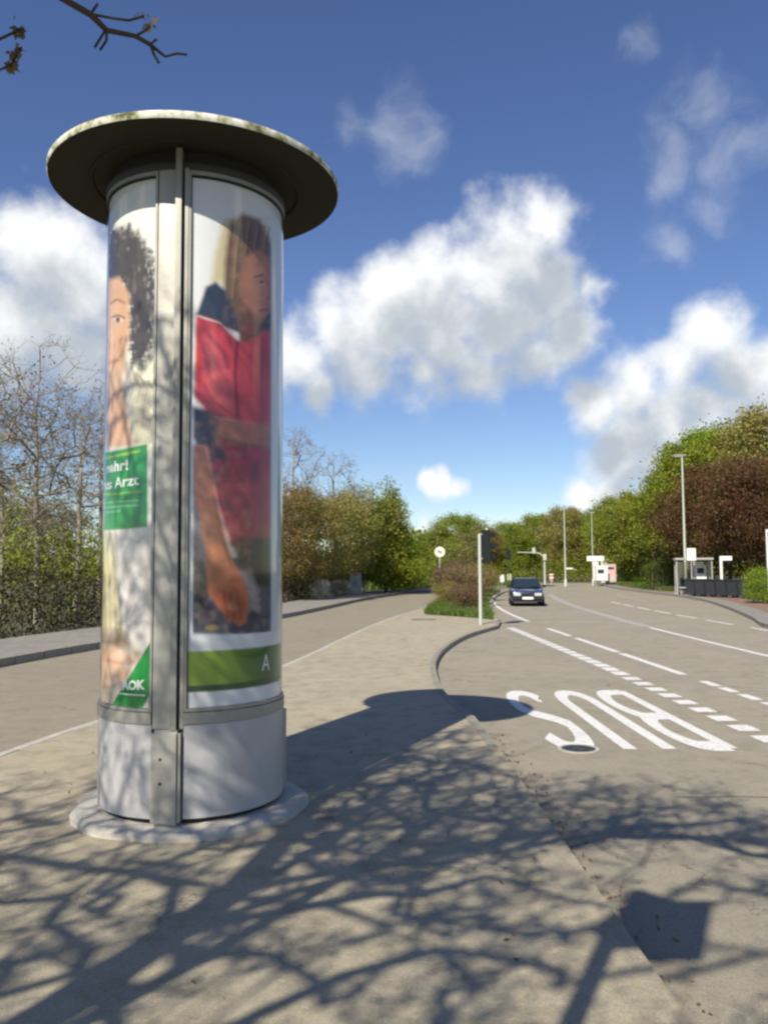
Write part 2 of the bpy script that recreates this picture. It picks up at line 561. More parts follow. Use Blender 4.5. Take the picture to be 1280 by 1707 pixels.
# ------------------------------------------------------------------ ground, roads, pavements
ROAD_Z = -0.10
ground = sheet('ground', [(-600, -60), (600, -60), (600, 900), (-600, 900)], -0.16, 'soil')
tag(ground, kind='structure')


def xc(d):                                           # the centre line bends away to the right
    return 7.9 + max(0.0, min(d, 60) - 14) ** 2 / 540 + max(0.0, d - 60) * 0.17


bay = [(1.25, -14), (1.2, 0), (1.15, 5), (1.08, 9.6), (0.97, 10.63), (0.85, 12.2), (0.88, 14.3), (1.0, 16.2), (1.4, 18.9), (2.22, 22.3), (3.49, 25.74)]
bay_s = spline(bay, 6)
isle_r = [(3.49, 25.74), (3.95, 28.6), (4.55, 34), (5.2, 40), (6.2, 47.5), (7.6, 56), (9.2, 64)]
far_r = [(xc(d) - 3.6, d) for d in range(70, 107, 6)]
left_edge = bay_s + spline(isle_r, 4)[1:] + far_r
rk = [(11.2, -14), (10.9, 0), (10.8, 14), (11.0, 20), (11.5, 25.2), (12.9, 29.5), (15.2, 37.2), (17.1, 44.5), (18.4, 52), (19.2, 61), (19.9, 70)]
rk_s = spline(rk, 6) + [(xc(d) + 6.3, d) for d in range(76, 107, 6)]
road = sheet('road', left_edge + rk_s[::-1], ROAD_Z, 'road_asphalt')
tag(road, kind='structure')

pl = [(-4.6, -14), (-4.4, 0), (-4.05, 5), (-3.73, 8.18), (-3.3, 10.4), (-2.6, 13), (-1.83, 15.84), (-0.72, 24.3), (0.35, 31), (1.56, 36.9), (2.7, 46), (3.7, 54), (5.5, 60), (9.2, 64)]
pl_s = spline(pl, 6)
pav = sheet('pavement', [p for p in pl_s] + spline(isle_r, 4)[::-1][1:] + bay_s[::-1][1:], 0.0, 'pavement_asphalt')
tag(pav, kind='structure')

lk = [(-8.6, -14), (-8.2, 0), (-7.7, 10), (-7.16, 15.6), (-6.5, 19.2), (-5.2, 24.9), (-3.76, 30.6), (-2.55, 38), (-1.5, 45.5), (0.37, 55.5), (2.6, 63), (6.0, 70), (12.5, 76)]
lk_s = spline(lk, 6)
sroad = sheet('side_road', lk_s + pl_s[::-1], -0.03, 'side_road_asphalt')
tag(sroad, kind='structure')
walk = sheet('sidewalk', offset(lk_s, -3.0) + lk_s[::-1], 0.12, 'walk_slabs')
tag(walk, kind='structure')
rwalk = sheet('footpath', rk_s + offset(rk_s, 4.6)[::-1], 0.02, 'walk_slabs')
tag(rwalk, kind='structure')
bike = ribbon(rk_s, 0.9, 2.3, 0.024, 'bike_path', 'bike_path', rwalk)

# kerb stones, one metre each
KERB = {}


def kerbs(line, parent, z0, z1, w=0.16, step=1.0, mat='kerb_stone', limit=400, side=-1):
    pts = resample(line, step)
    key = (round(z1 - z0, 3), w, step)
    if key not in KERB:
        me = MB().box(-w / 2, w / 2, -step / 2 + 0.006, step / 2 - 0.006, 0, z1 - z0).mesh('kerb_stone', bevel=0.014)
        me.materials.append(MATS[mat])
        KERB[key] = me
    for a, b_ in list(zip(pts, pts[1:]))[:limit]:
        o = link('kerb_stone', KERB[key], None, parent)
        dx, dy = b_[0] - a[0], b_[1] - a[1]
        L = math.hypot(dx, dy)
        nx, ny = dy / L * w / 2 * side, -dx / L * w / 2 * side
        o.location = ((a[0] + b_[0]) / 2 + nx, (a[1] + b_[1]) / 2 + ny, z0 + rnd.uniform(-0.004, 0.004))
        o.rotation_euler.z = math.atan2(dy, dx) - math.pi / 2 + rnd.uniform(-0.006, 0.006)


kerbs([p for p in left_edge if 7.6 < p[1] < 70], pav, ROAD_Z - 0.05, 0.008, w=0.12)
kerbs([p for p in lk_s if 6 < p[1]], walk, -0.08, 0.13)
kerbs([p for p in rk_s if 14 < p[1] < 100], rwalk, ROAD_Z - 0.05, 0.03, side=1)
# flush pale edge stones towards the side road
kerbs([p for p in pl_s if 4 < p[1] < 37], pav, -0.10, 0.004, w=0.12, side=1, mat='concrete')

# painted lines
PZ = ROAD_Z + 0.004
k = 1.057                                           # scales positions about the camera foot: the road lies 0.10 m below the pavement


def dash(line, w, y0, y1, mat='road_paint'):
    """painted dash on a line x(y) between two distances"""
    n = max(2, int((y1 - y0) / 1.2))
    L = [(line(y0 + (y1 - y0) * i / n), y0 + (y1 - y0) * i / n) for i in range(n + 1)]
    return ribbon(L, -w / 2, w / 2, PZ, 'lane_dash', mat, road)


bend = lambda x0: (lambda d: x0 + max(0.0, d - 14) ** 2 / 540 * (1 if d < 60 else 1))
l1 = lambda d: 4.12 - max(0, d - 16) * 0.02
y = 5.2
while y < 26.2:
    ln = 0.36 if y < 14 else 0.5
    dash(l1, 0.26, y, y + ln)
    y += 0.62
l2 = lambda d: 5.2 - 0.012 * (d - 11) + max(0.0, d - 26) ** 2 / 330
for a_, b_ in ((21.6, 24.4), (17.45, 21.0), (13.75, 17.2), (12.4, 12.95), (11.8, 12.25), (11.1, 11.6), (10.4, 10.9), (9.7, 10.2), (9.0, 9.5)):
    dash(l2, 0.16, a_ * k, b_ * k)
dash(l2, 0.16, 29.2, 47.0)
dash(l2, 0.16, 49.0, 66.0, 'worn_paint')
l3 = lambda d: xc(d) + 0.05
dash(l3, 0.15, 9.0, 26.0)
dash(l3, 0.42, 26.3, 60.0, 'worn_paint')
l4 = lambda d: xc(d) + 3.0 - 0.02 * (d - 27)
for a_ in (20.0, 23.2, 27.0, 30.4, 33.6, 36.8, 40.0, 43.2):
    dash(l4, 0.14, a_, a_ + 2.4)
dash(lambda d: xc(d) + 4.6, 0.14, 46, 58, 'worn_paint')
# dressing joints across the lanes
ribbon([(3.6, 28.6), (10.6, 28.9)], -0.07, 0.07, PZ - 0.002, 'asphalt_joint', 'worn_paint', road)
ribbon([(2.35, 6.86), (2.6, 6.84), (2.8, 6.865), (3.05, 6.83), (3.3, 6.84), (3.6, 6.80), (4.0, 6.82), (4.6, 6.75)], -0.008, 0.008, PZ - 0.002, 'asphalt_joint', 'tar', road)


# BUS, read by traffic coming towards the camera: letters four metres long
def stroke(path, w):
    pts = np.array(path, float)
    L, Rr = [], []
    for i in range(len(pts)):
        d = pts[min(i + 1, len(pts) - 1)] - pts[max(i - 1, 0)]
        # letters are stretched five-fold: measure the stroke's normal in the unstretched letter
        d = d * np.array([1, 0.2])
        d /= np.linalg.norm(d)
        nrm = np.array([-d[1], d[0] * 5.0]) * w / 2
        nrm[1] = max(-0.24, min(0.24, nrm[1]))
        L.append(pts[i] + nrm)
        Rr.append(pts[i] - nrm)
    return L, Rr


def letter(paths, x, y, w=0.14):
    """paths in a 0.5 x 4 letter box; the letter's foot is away from the camera"""
    V, F = [], []
    for ip, p in enumerate(paths):
        L, Rr = stroke(p, w)
        o = len(V)
        for a, b_ in zip(L, Rr):
            for q in (a, b_):
                V.append((x - q[0], y - q[1], PZ + ip * 0.0012))
        F += [(o + 2 * i, o + 2 * i + 1, o + 2 * i + 3, o + 2 * i + 2) for i in range(len(p) - 1)]
    # later strokes a hair higher so that no two faces share a plane
    bm = bmesh.new()
    vs = [bm.verts.new(v) for v in V]
    for f in F:
        try:
            bm.faces.new([vs[i] for i in f])
        except ValueError:
            pass
    for f in bm.faces:
        f.normal_update()
        if f.normal.z < 0:
            f.normal_flip()
    me = bpy.data.meshes.new('painted_letter')
    bm.to_mesh(me)
    bm.free()
    return link('painted_letter', me, 'road_paint', road)


def arc(cx, cy, rx_, ry, a0, a1, n=10):
    return [(cx + rx_ * math.cos(math.radians(a0 + (a1 - a0) * i / n)), cy + ry * math.sin(math.radians(a0 + (a1 - a0) * i / n))) for i in range(n + 1)]


FOOT = 11.95 * k
bw = 0.5
B_path = [[(0.06, 0.12)] + [(0.25, 0.12)] + arc(0.27, 1.12, 0.20, 1.0, -80, 80, 12) + [(0.22, 2.12)] + [(0.13, 2.12)],
          [(0.13, 2.121), (0.22, 2.121)] + arc(0.24, 3.0, 0.19, 0.88, -80, 80, 12) + [(0.2, 3.88), (0.06, 3.88)],
          [(0.06, 0.0), (0.06, 4.0)]]
U_path = [[(0.06, 4.0), (0.06, 1.1)] + arc(0.26, 1.0, 0.20, 0.88, 180, 360, 16)[1:-1] + [(0.46, 1.1), (0.46, 4.0)]]
S_path = [[(0.05, 0.75)] + arc(0.25, 1.05, 0.20, 0.93, 200, 360, 12) + [(0.44, 1.45), (0.36, 1.85), (0.16, 2.25), (0.06, 2.6)] + arc(0.26, 2.95, 0.20, 0.93, 180, 20, 12)]
bo = letter(B_path, 3.39 * k, FOOT)
uo = letter(U_path, 2.80 * k, FOOT)
so = letter(S_path, 2.12 * k, FOOT)
# manhole cover lying in the S
mh = empty('manhole_cover', (1.87 * k, 8.2 * k, ROAD_Z))
tag(mh, 'round iron manhole cover lying on the painted S of BUS', 'manhole cover')
MB().lathe([(0.21, 0.0), (0.21, 0.008), (0.175, 0.008), (0.175, 0.0055)], 32).build('rim', 'concrete', mh)
q = MB().lathe([(0.172, 0.0), (0.172, 0.0075)], 32).build('lid', 'bin_dark', mh)
for i in range(6):
    a = i * math.pi / 3
    MB().box(-0.03, 0.03, -0.03, 0.03, 0.0075, 0.012).build('stud', 'tar', mh).location = (0.10 * math.cos(a), 0.10 * math.sin(a), 0)

# dark drain slot on the platform
dr = tag(empty('drain_grate', (1.35, 29.0, 0.0)), 'narrow dark drain grate in the pale pavement before the shrub island', 'drain')
MB().box(-0.42, 0.42, -0.16, 0.16, 0.001, 0.008).build('frame', 'tar', dr)
for i in range(5):
    MB().box(-0.36 + i * 0.16, -0.28 + i * 0.16, -0.12, 0.12, 0.008, 0.014).build('bar', 'bin_dark', dr)

# ------------------------------------------------------------------ advertising column
CX, CY = -1.444, 6.332
FACE = math.atan2(-CY, -CX)                          # angle of the side that faces the camera
RS = 0.658
Z0, Z1 = 0.80, 4.56                                  # posters between these heights
pil = tag(empty('advertising_column', (CX, CY, 0)), 'tall round grey advertising column with wide flat hat and two curved posters', 'advertising column', kind='thing')
dg = math.radians

# plinth: rough concrete ring, slightly uneven
pv = MB()
n = 64
prof = [(0.855, -0.02), (0.85, 0.035), (0.815, 0.055), (0.60, 0.058)]
pv.lathe(prof, n)
for i, p in enumerate(pv.v):
    a = math.atan2(p[1], p[0])
    w = 1 + 0.012 * math.sin(5 * a + 1) + 0.01 * math.sin(11 * a) + rnd.uniform(-0.006, 0.006)
    pv.v[i] = (p[0] * w, p[1] * w, p[2] + (rnd.uniform(-0.004, 0.004) if p[2] > 0 else 0))
pv.build('plinth', 'concrete', pil, smooth=40)
MB().lathe([(RS - 0.03, 0.05), (RS - 0.03, 0.095)], 64).build('shadow_gap', 'seal', pil)
MB().lathe([(RS - 0.045, 0.09), (RS - 0.045, 4.62)], 64).build('core', 'anodised', pil, smooth=40)

MUL = [FACE + dg(-14.5) + i * 2 * math.pi / 3 for i in range(3)]      # three mullions
MW = dg(9.3)                                          # half width of a mullion's broad flange
for i in range(3):
    a0, a1 = MUL[i] + MW, MUL[i] + 2 * math.pi / 3 - MW
    # base sheet between two mullions
    bp = MB().sector(a0, a1, RS - 0.03, RS + 0.012, 0.095, 0.715, 32).build('base_panel', 'base_sheet', pil, smooth=40)
    MB().sector(a0, a1, RS - 0.03, RS + 0.022, 0.719, 0.795, 32).build('base_rail', 'anodised', pil, smooth=40)
    # frame of the poster case
    fr = MB()
    fr.sector(a0, a1, RS - 0.02, RS + 0.016, Z0, Z0 + 0.022, 32)
    fr.sector(a0, a1, RS - 0.02, RS + 0.016, Z1 - 0.03, Z1, 32)
    fr.sector(a0, a0 + dg(1.5), RS - 0.02, RS + 0.0155, Z0 + 0.022, Z1 - 0.03, 2)
    fr.sector(a1 - dg(1.5), a1, RS - 0.02, RS + 0.0155, Z0 + 0.022, Z1 - 0.03, 2)
    fr.build('poster_frame', 'anodised', pil, smooth=40)
    sl = MB()
    sl.sector(a0 + dg(1.5), a0 + dg(2.0), RS - 0.02, RS + 0.014, Z0 + 0.022, Z1 - 0.03, 2)
    sl.sector(a0 + dg(1.5), a1 - dg(1.5), RS - 0.02, RS + 0.0145, Z1 - 0.045, Z1 - 0.031, 32)
    sl.build('seal', 'seal', pil, smooth=40)
    MB().sector(a0 + dg(1.6), a1 - dg(1.6), RS + 0.004, RS + 0.009, Z0 + 0.023, Z1 - 0.031, 40).build('glass_pane', 'clear_pane', pil, smooth=40)
    # mullion: broad flange, dark groove, slim bead; stout cover at its foot
    mu = MB().sector(MUL[i] - MW + dg(1.0), MUL[i] + dg(2.2), RS - 0.03, RS + 0.017, 0.69, 4.56, 6).build('mullion', 'aluminium', pil, smooth=30)
    MB().sector(MUL[i] + dg(2.25), MUL[i] + dg(5.6), RS - 0.03, RS + 0.055, 0.69, 4.70, 4).build('rib', 'anodised', mu, smooth=30)
    MB().sector(MUL[i] + dg(5.65), MUL[i] + dg(7.0), RS - 0.03, RS - 0.008, 0.69, 4.62, 3).build('groove', 'seal', mu)
    MB().sector(MUL[i] + dg(7.0), MUL[i] + MW - dg(0.1), RS - 0.03, RS + 0.02, 0.69, 4.58, 3).build('bead', 'aluminium', mu)
    MB().sector(MUL[i] - MW + dg(0.1), MUL[i] - MW + dg(0.95), RS - 0.03, RS + 0.006, 0.69, 4.56, 3).build('edge_strip', 'anodised', mu)
    ca, sa = math.cos(MUL[i]), math.sin(MUL[i])
    cov = MB().box(RS - 0.04, RS + 0.062, -0.098, 0.098, 0.06, 0.688).mesh('foot_cover', smooth=40, bevel=0.022)
    co_ = link('foot_cover', cov, 'aluminium', mu)
    co_.rotation_euler.z = MUL[i]
    for zz in (0.34, 0.50):
        sc = MB().lathe([(0.011, 0), (0.011, 0.004), (0.006, 0.006)], 10).mesh('screw')
        so_ = link('screw', sc, 'bin_dark', mu)
        so_.rotation_euler = (0, math.pi / 2, MUL[i])
        so_.location = ((RS + 0.061) * ca + 0.03 * sa, (RS + 0.061) * sa - 0.03 * ca, zz)

# neck and hat
MB().lathe([(RS + 0.012, 4.56), (RS + 0.022, 4.575), (RS + 0.022, 4.615), (RS - 0.02, 4.62), (RS - 0.03, 4.72)], 64).build('neck', 'neck', pil, smooth=35)
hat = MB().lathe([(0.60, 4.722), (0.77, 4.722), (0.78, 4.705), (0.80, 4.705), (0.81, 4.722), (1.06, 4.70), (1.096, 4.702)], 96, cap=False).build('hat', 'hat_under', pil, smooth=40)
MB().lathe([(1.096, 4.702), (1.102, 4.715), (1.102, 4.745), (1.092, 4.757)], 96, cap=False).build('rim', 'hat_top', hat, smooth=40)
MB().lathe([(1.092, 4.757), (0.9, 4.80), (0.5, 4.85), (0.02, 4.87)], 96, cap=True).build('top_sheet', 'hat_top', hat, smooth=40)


# ---- posters: the print is painted vertex by vertex on the curved sheet, outlines in image pixels
def image_xy(P):
    """image pixels of points on the column, projected through the camera"""
    M = np.array([[rx.x, rx.y, rx.z], [ux.x, ux.y, ux.z], [fwd.x, fwd.y, fwd.z]])
    q = (P - np.array([0, 0, CAM_H])) @ M.T
    return 640 + 1385 * q[:, 0] / q[:, 2], 853.5 - 1385 * q[:, 1] / q[:, 2]


def cyl(phi, z, r=RS):
    a = FACE + phi
    return np.stack([CX + r * np.cos(a), CY + r * np.sin(a), z], -1)


class Print:
    def __init__(self, X, Y, ground_col):
        self.X, self.Y = X, Y
        self.c = np.tile(np.array(srgb(*ground_col)), (len(X), 1))
        self.rag = np.zeros(len(X))

    def put(self, a, colr):
        self.c = self.c * (1 - a[:, None]) + np.array(srgb(*colr)) * a[:, None]

    def sd(self, pts, rag=0.0):
        X, Y = self.X, self.Y
        if rag:
            X = X + rag * (np.sin(Y * 0.31 + X * 0.13) + np.sin(Y * 0.83 + 1.7) * 0.7 + np.sin(X * 0.9 - Y * 0.21) * 0.6)
            Y = Y + rag * (np.sin(X * 0.47 + 0.6) + np.sin(X * 0.93 + Y * 0.4) * 0.7)
        d = np.full(len(X), 1e9)
        ins = np.zeros(len(X), bool)
        n = len(pts)
        for i in range(n):
            (x0, y0), (x1, y1) = pts[i], pts[(i + 1) % n]
            ex, ey = x1 - x0, y1 - y0
            t_ = np.clip(((X - x0) * ex + (Y - y0) * ey) / (ex * ex + ey * ey + 1e-9), 0, 1)
            d = np.minimum(d, np.hypot(X - x0 - t_ * ex, Y - y0 - t_ * ey))
            cr = (y0 > Y) != (y1 > Y)
            ins ^= cr & (X < (x1 - x0) * (Y - y0) / (y1 - y0 + 1e-12) + x0)
        return np.where(ins, d, -d)

    def poly(self, pts, colr, soft=3.0, alpha=1.0, rag=0.0):
        soft = soft if soft <= 3 else soft * 1.6
        self.put(np.clip(self.sd(pts, rag) / soft + 0.5, 0, 1) * alpha, colr)

    def line(self, pts, colr, w=3.0, soft=2.0, alpha=1.0):
        X, Y = self.X, self.Y
        d = np.full(len(X), 1e9)
        for (x0, y0), (x1, y1) in zip(pts, pts[1:]):
            ex, ey = x1 - x0, y1 - y0
            t_ = np.clip(((X - x0) * ex + (Y - y0) * ey) / (ex * ex + ey * ey + 1e-9), 0, 1)
            d = np.minimum(d, np.hypot(X - x0 - t_ * ex, Y - y0 - t_ * ey))
        self.put(np.clip((w / 2 - d) / soft + 0.5, 0, 1) * alpha, colr)

    def blob(self, x, y, rx_, ry, colr, alpha=1.0, soft=0.5):
        d = np.hypot((self.X - x) / rx_, (self.Y - y) / ry)
        self.put(np.clip((1 - d) / soft, 0, 1) * alpha, colr)

    def mottle(self, pts, cols, scale=9.0, soft=4.0, alpha=0.8, seed=1):
        """photographic clutter: patches of several tones inside an outline"""
        r_ = random.Random(seed)
        m = np.clip(self.sd(pts) / soft + 0.5, 0, 1)
        xs, ys = [p[0] for p in pts], [p[1] for p in pts]
        for _ in range(int((max(xs) - min(xs)) * (max(ys) - min(ys)) / (scale * scale * 1.5))):
            x, y = r_.uniform(min(xs), max(xs)), r_.uniform(min(ys), max(ys))
            d = np.hypot((self.X - x) / (scale * r_.uniform(0.5, 1.6)), (self.Y - y) / (scale * r_.uniform(0.5, 1.6)))
            self.put(np.clip((1 - d) / 0.6, 0, 1) * m * alpha, r_.choice(cols))


def poster(i, paint, label):
    p0, p1 = MUL[i] + MW + dg(1.9) - FACE, MUL[i] + 2 * math.pi / 3 - MW - dg(1.9) - FACE
    nu, nv = 120, 460
    U, Vv = np.meshgrid(np.linspace(p0, p1, nu), np.linspace(Z0 + 0.024, Z1 - 0.034, nv))
    P = cyl(U.ravel(), Vv.ravel(), RS - 0.004)
    X, Y = image_xy(P)
    idx = np.arange(nu * nv).reshape(nv, nu)
    Q = np.stack([idx[:-1, :-1], idx[:-1, 1:], idx[1:, 1:], idx[1:, :-1]], -1).reshape(-1, 4)
    me = np_mesh('poster', P - np.array([CX, CY, 0]), Q, smooth=True)
    C = paint(X, Y, U.ravel(), Vv.ravel())
    ca_ = me.color_attributes.new('print', 'FLOAT_COLOR', 'POINT')
    ca_.data.foreach_set('color', np.c_[np.clip(C, 0, 1) * 0.86, np.ones(len(C))].astype(np.float32).ravel())
    o = link('poster', me, 'poster_print', pil)
    o['label'] = label
    return o


def paint_woman(X, Y, U, Vv):
    p = Print(X, Y, (240, 240, 228))
    hid = X > 900
    p.poly([(225, 590), (262, 560), (262, 760), (222, 760)], (238, 232, 205), 10)
    # loose curls over the blouse
    for k in range(16):
        x = 206 + k * 3
        p.line([(x, 600 + k * 3), (x + 7, 635 + 4 * (k % 4)), (x - 2, 670 + k), (x + 9, 700), (x + 5, 738)], (150, 130, 95), 2.2, 2, 0.55)
    # hair: a dark cloud of curls
    hair = [(176, 392), (192, 380), (214, 378), (236, 396), (252, 425), (262, 468), (264, 520), (260, 562), (246, 596), (232, 612), (222, 604), (214, 560), (214, 500), (202, 470), (176, 474)]
    p.poly(hair, (84, 76, 70), 7, 1, 3.0)
    r_ = random.Random(2)
    for _ in range(150):
        a = r_.choice(hair)
        b_ = r_.choice(hair)
        t_ = r_.random()
        x, y = a[0] + (b_[0] - a[0]) * t_, a[1] + (b_[1] - a[1]) * t_
        if x < 214 and y > 470:
            continue
        p.blob(x + r_.uniform(-5, 6), y + r_.uniform(-10, 10), r_.uniform(2, 6), r_.uniform(4, 11), r_.choice([(60, 54, 50), (70, 62, 56), (125, 115, 105), (150, 140, 128), (96, 86, 78)]), 0.6, 0.7)
    for _ in range(46):
        y = r_.uniform(390, 620)
        p.blob(258 - abs(y - 520) * 0.12 + r_.uniform(-8, 8), y, r_.uniform(1.5, 4), r_.uniform(3, 7), (205, 202, 190), 0.5, 0.9)
    # face, cheek and neck
    p.poly([(120, 480), (178, 468), (198, 462), (212, 486), (216, 530), (212, 580), (205, 622), (205, 652), (212, 690), (224, 744), (120, 744)], (232, 188, 150), 6)
    p.poly([(198, 470), (213, 490), (215, 560), (206, 620), (202, 560)], (205, 150, 115), 9, 0.5)
    p.poly([(120, 640), (190, 655), (204, 690), (214, 744), (120, 744)], (222, 170, 135), 12, 0.6)
    p.line([(186, 505), (196, 499), (208, 505)], (110, 80, 62), 3, 3, 0.8)
    p.blob(197, 533, 10, 5, (240, 232, 222), 0.9)
    p.blob(197, 533, 5, 6, (66, 70, 84), 0.95)
    p.line([(187, 529), (197, 525), (208, 530)], (80, 60, 52), 2.4, 2, 0.9)
    p.line([(184, 605), (196, 600)], (190, 100, 88), 5, 4, 0.7)
    p.line([(180, 566), (184, 578)], (200, 150, 115), 3, 3, 0.7)
    # lower sheet: blouse, lock of hair, clasped hands
    p.poly([(120, 884), (262, 876), (262, 1180), (120, 1180)], (240, 232, 226), 3)
    p.poly([(120, 888), (186, 890), (194, 960), (204, 1040), (214, 1066), (120, 1066)], (226, 212, 168), 8)
    for k in range(8):
        p.line([(166 + k * 4, 890), (170 + k * 4, 960), (172 + k * 4.5, 1060)], (196, 176, 118) if k % 2 else (240, 232, 200), 2.4, 3, 0.5)
    p.poly([(205, 900), (212, 905), (222, 1010), (228, 1060), (214, 1040)], (196, 184, 180), 8, 0.6)
    p.line([(232, 905), (246, 970), (250, 1060)], (205, 196, 190), 6, 7, 0.6)
    p.poly([(120, 1052), (200, 1050), (240, 1090), (232, 1100), (180, 1078), (120, 1070)], (134, 108, 84), 9, 0.9)
    p.poly([(120, 1074), (192, 1078), (226, 1096), (222, 1120), (200, 1146), (178, 1150), (120, 1140)], (232, 186, 152), 8)
    p.line([(176, 1100), (205, 1106), (222, 1104)], (205, 128, 104), 5, 6, 0.6)
    p.line([(120, 1140), (182, 1146), (202, 1138)], (190, 120, 92), 4, 5, 0.7)
    p.poly([(120, 1150), (196, 1150), (186, 1180), (120, 1180)], (232, 208, 184), 5)
    p.mottle([(120, 470), (216, 470), (216, 744), (120, 744)], [(244, 206, 172), (196, 144, 112), (220, 170, 134)], 12, 6, 0.12, 31)
    p.mottle([(120, 890), (262, 890), (262, 1150), (120, 1150)], [(252, 250, 246), (206, 196, 190), (222, 206, 172)], 12, 6, 0.15, 32)
    # green flash with the logo
    p.poly([(262, 1052), (262, 1138), (238, 1180), (184, 1180)], (32, 150, 68), 2)
    # green text panel
    pan = [(120, 762), (168, 756), (208, 748), (246, 740), (246, 878), (208, 882), (120, 888)]
    p.poly(pan, (58, 160, 84), 2.5)
    p.line([(120, 770), (170, 765), (232, 752)], (170, 206, 74), 4, 2.5)
    p.line([(120, 829), (172, 825), (236, 819)], (150, 200, 80), 3.4, 2.5)
    for yy in (834, 842, 850):
        p.line([(170, yy + 5), (200, yy + 2), (232 if yy < 848 else 200, yy)], (178, 222, 186), 2.2, 2.5, 0.6)
    p.line([(166, 874), (172, 872)], (220, 235, 220), 4, 3, 0.7)
    return p.c


def paint_worker(X, Y, U, Vv):
    p = Print(X, Y, (238, 238, 238))
    # blond hair and face turned aside
    p.poly([(372, 372), (392, 360), (396, 420), (380, 470), (352, 474), (358, 430)], (216, 200, 160), 8, 1, 0.6)
    p.poly([(384, 376), (404, 356), (434, 366), (452, 402), (470, 460), (470, 520), (440, 552), (404, 556), (386, 524), (374, 488), (376, 430)], (124, 96, 74), 6, 1, 0.3)
    for k in range(14):
        x = 378 + k * 5
        p.line([(x + 6, 366 + k), (x, 420), (x - 6, 500 - k)], [(176, 146, 108), (92, 70, 56), (148, 112, 84)][k % 3], 2.6, 3, 0.7)
    p.poly([(408, 430), (432, 416), (450, 430), (458, 480), (452, 520), (436, 546), (414, 548), (404, 512), (402, 468)], (190, 126, 100), 6)
    p.poly([(412, 436), (430, 424), (442, 440), (446, 490), (436, 520), (420, 520), (414, 480)], (214, 152, 122), 10, 0.8)
    p.poly([(402, 500), (420, 520), (436, 546), (428, 566), (400, 552)], (116, 78, 62), 6, 0.8)
    p.line([(424, 462), (438, 458)], (84, 52, 44), 3, 3, 0.8)
    p.blob(436, 470, 5, 3, (70, 46, 42), 0.8)
    p.line([(448, 470), (453, 492), (446, 498)], (140, 80, 66), 3, 3, 0.7)
    p.line([(434, 518), (448, 516)], (150, 66, 62), 4, 3, 0.8)
    p.blob(424, 500, 10, 12, (192, 128, 104), 0.5, 0.9)
    # navy collar
    p.poly([(344, 478), (360, 470), (378, 486), (392, 520), (404, 556), (372, 546), (328, 524)], (52, 62, 78), 4)
    p.poly([(428, 548), (450, 520), (480, 520), (480, 552), (440, 566), (418, 572)], (46, 54, 66), 4)
    # red work shirt
    p.poly([(327, 524), (366, 536), (398, 568), (420, 564), (450, 548), (480, 545), (480, 720), (440, 712), (352, 694), (324, 660)], (212, 72, 80), 4)
    p.poly([(396, 536), (432, 540), (426, 560), (412, 572), (400, 570)], (120, 80, 62), 4)
    p.line([(327, 526), (366, 538), (398, 569)], (236, 214, 212), 2.4, 2)
    p.line([(396, 570), (392, 620), (396, 694)], (116, 30, 42), 5, 5, 0.9)
    p.poly([(338, 560), (352, 556), (380, 620), (388, 684), (368, 690), (346, 640)], (242, 110, 114), 12, 0.9)
    p.poly([(404, 580), (418, 572), (416, 640), (406, 696), (400, 640)], (216, 80, 88), 8, 0.7)
    p.line([(350, 560), (372, 586), (380, 612)], (84, 40, 58), 6, 7, 0.7)
    p.line([(440, 566), (436, 640), (440, 706)], (146, 40, 56), 8, 10, 0.6)
    p.line([(340, 640), (356, 668), (384, 690)], (150, 40, 54), 4, 5, 0.6)
    # lower shirt
    p.poly([(346, 716), (480, 726), (480, 900), (440, 908), (386, 910), (366, 850), (352, 790)], (182, 44, 62), 5)
    p.mottle([(346, 720), (480, 726), (470, 800), (380, 860), (352, 780)], [(120, 30, 46), (206, 60, 74), (60, 36, 46), (196, 54, 70)], 14, 8, 0.35, 4)
    p.line([(376, 740), (400, 800), (420, 880)], (126, 26, 42), 6, 8, 0.6)
    # raised forearm with a dark cuff
    p.poly([(358, 696), (400, 700), (480, 712), (480, 752), (404, 742), (358, 730)], (194, 124, 96), 6)
    p.line([(362, 730), (410, 742), (470, 750)], (120, 66, 54), 6, 7, 0.7)
    p.poly([(323, 680), (352, 684), (364, 700), (360, 746), (330, 744), (322, 730)], (62, 68, 82), 5)
    p.poly([(342, 738), (372, 738), (380, 764), (352, 770)], (60, 50, 60), 6, 0.9)
    # background behind the arm
    p.poly([(320, 760), (340, 780), (352, 880), (372, 940), (320, 950)], (96, 98, 112), 8, 0.9)
    # clutter of pipes and trousers
    low = [(319, 930), (480, 930), (480, 1056), (319, 1056)]
    p.poly(low, (88, 88, 104), 4)
    p.mottle(low, [(60, 62, 80), (110, 110, 130), (52, 60, 92), (160, 150, 142), (70, 60, 64), (128, 120, 120), (44, 48, 60)], 9, 4, 0.8, 7)
    p.poly([(384, 904), (400, 896), (480, 896), (480, 985), (428, 975), (404, 950)], (38, 34, 34), 6)
    p.blob(414, 920, 8, 8, (112, 78, 50), 0.8)
    p.poly([(400, 950), (420, 950), (430, 990), (420, 1010)], (166, 156, 156), 6, 0.8)
    # hanging arm and hand
    p.poly([(323, 742), (344, 742), (356, 800), (366, 850), (380, 908), (392, 944), (404, 968), (414, 1004), (408, 1038), (398, 1042), (390, 1028), (382, 1036), (366, 1012), (348, 986), (346, 936), (336, 870), (324, 800)], (212, 132, 92), 5)
    p.poly([(346, 940), (392, 944), (406, 972), (414, 1006), (408, 1038), (398, 1042), (384, 1034), (350, 988)], (178, 92, 66), 6, 0.9)
    p.line([(330, 760), (346, 850), (358, 930)], (232, 158, 116), 7, 8, 0.7)
    p.line([(356, 830), (372, 900), (386, 944)], (158, 82, 56), 5, 6, 0.8)
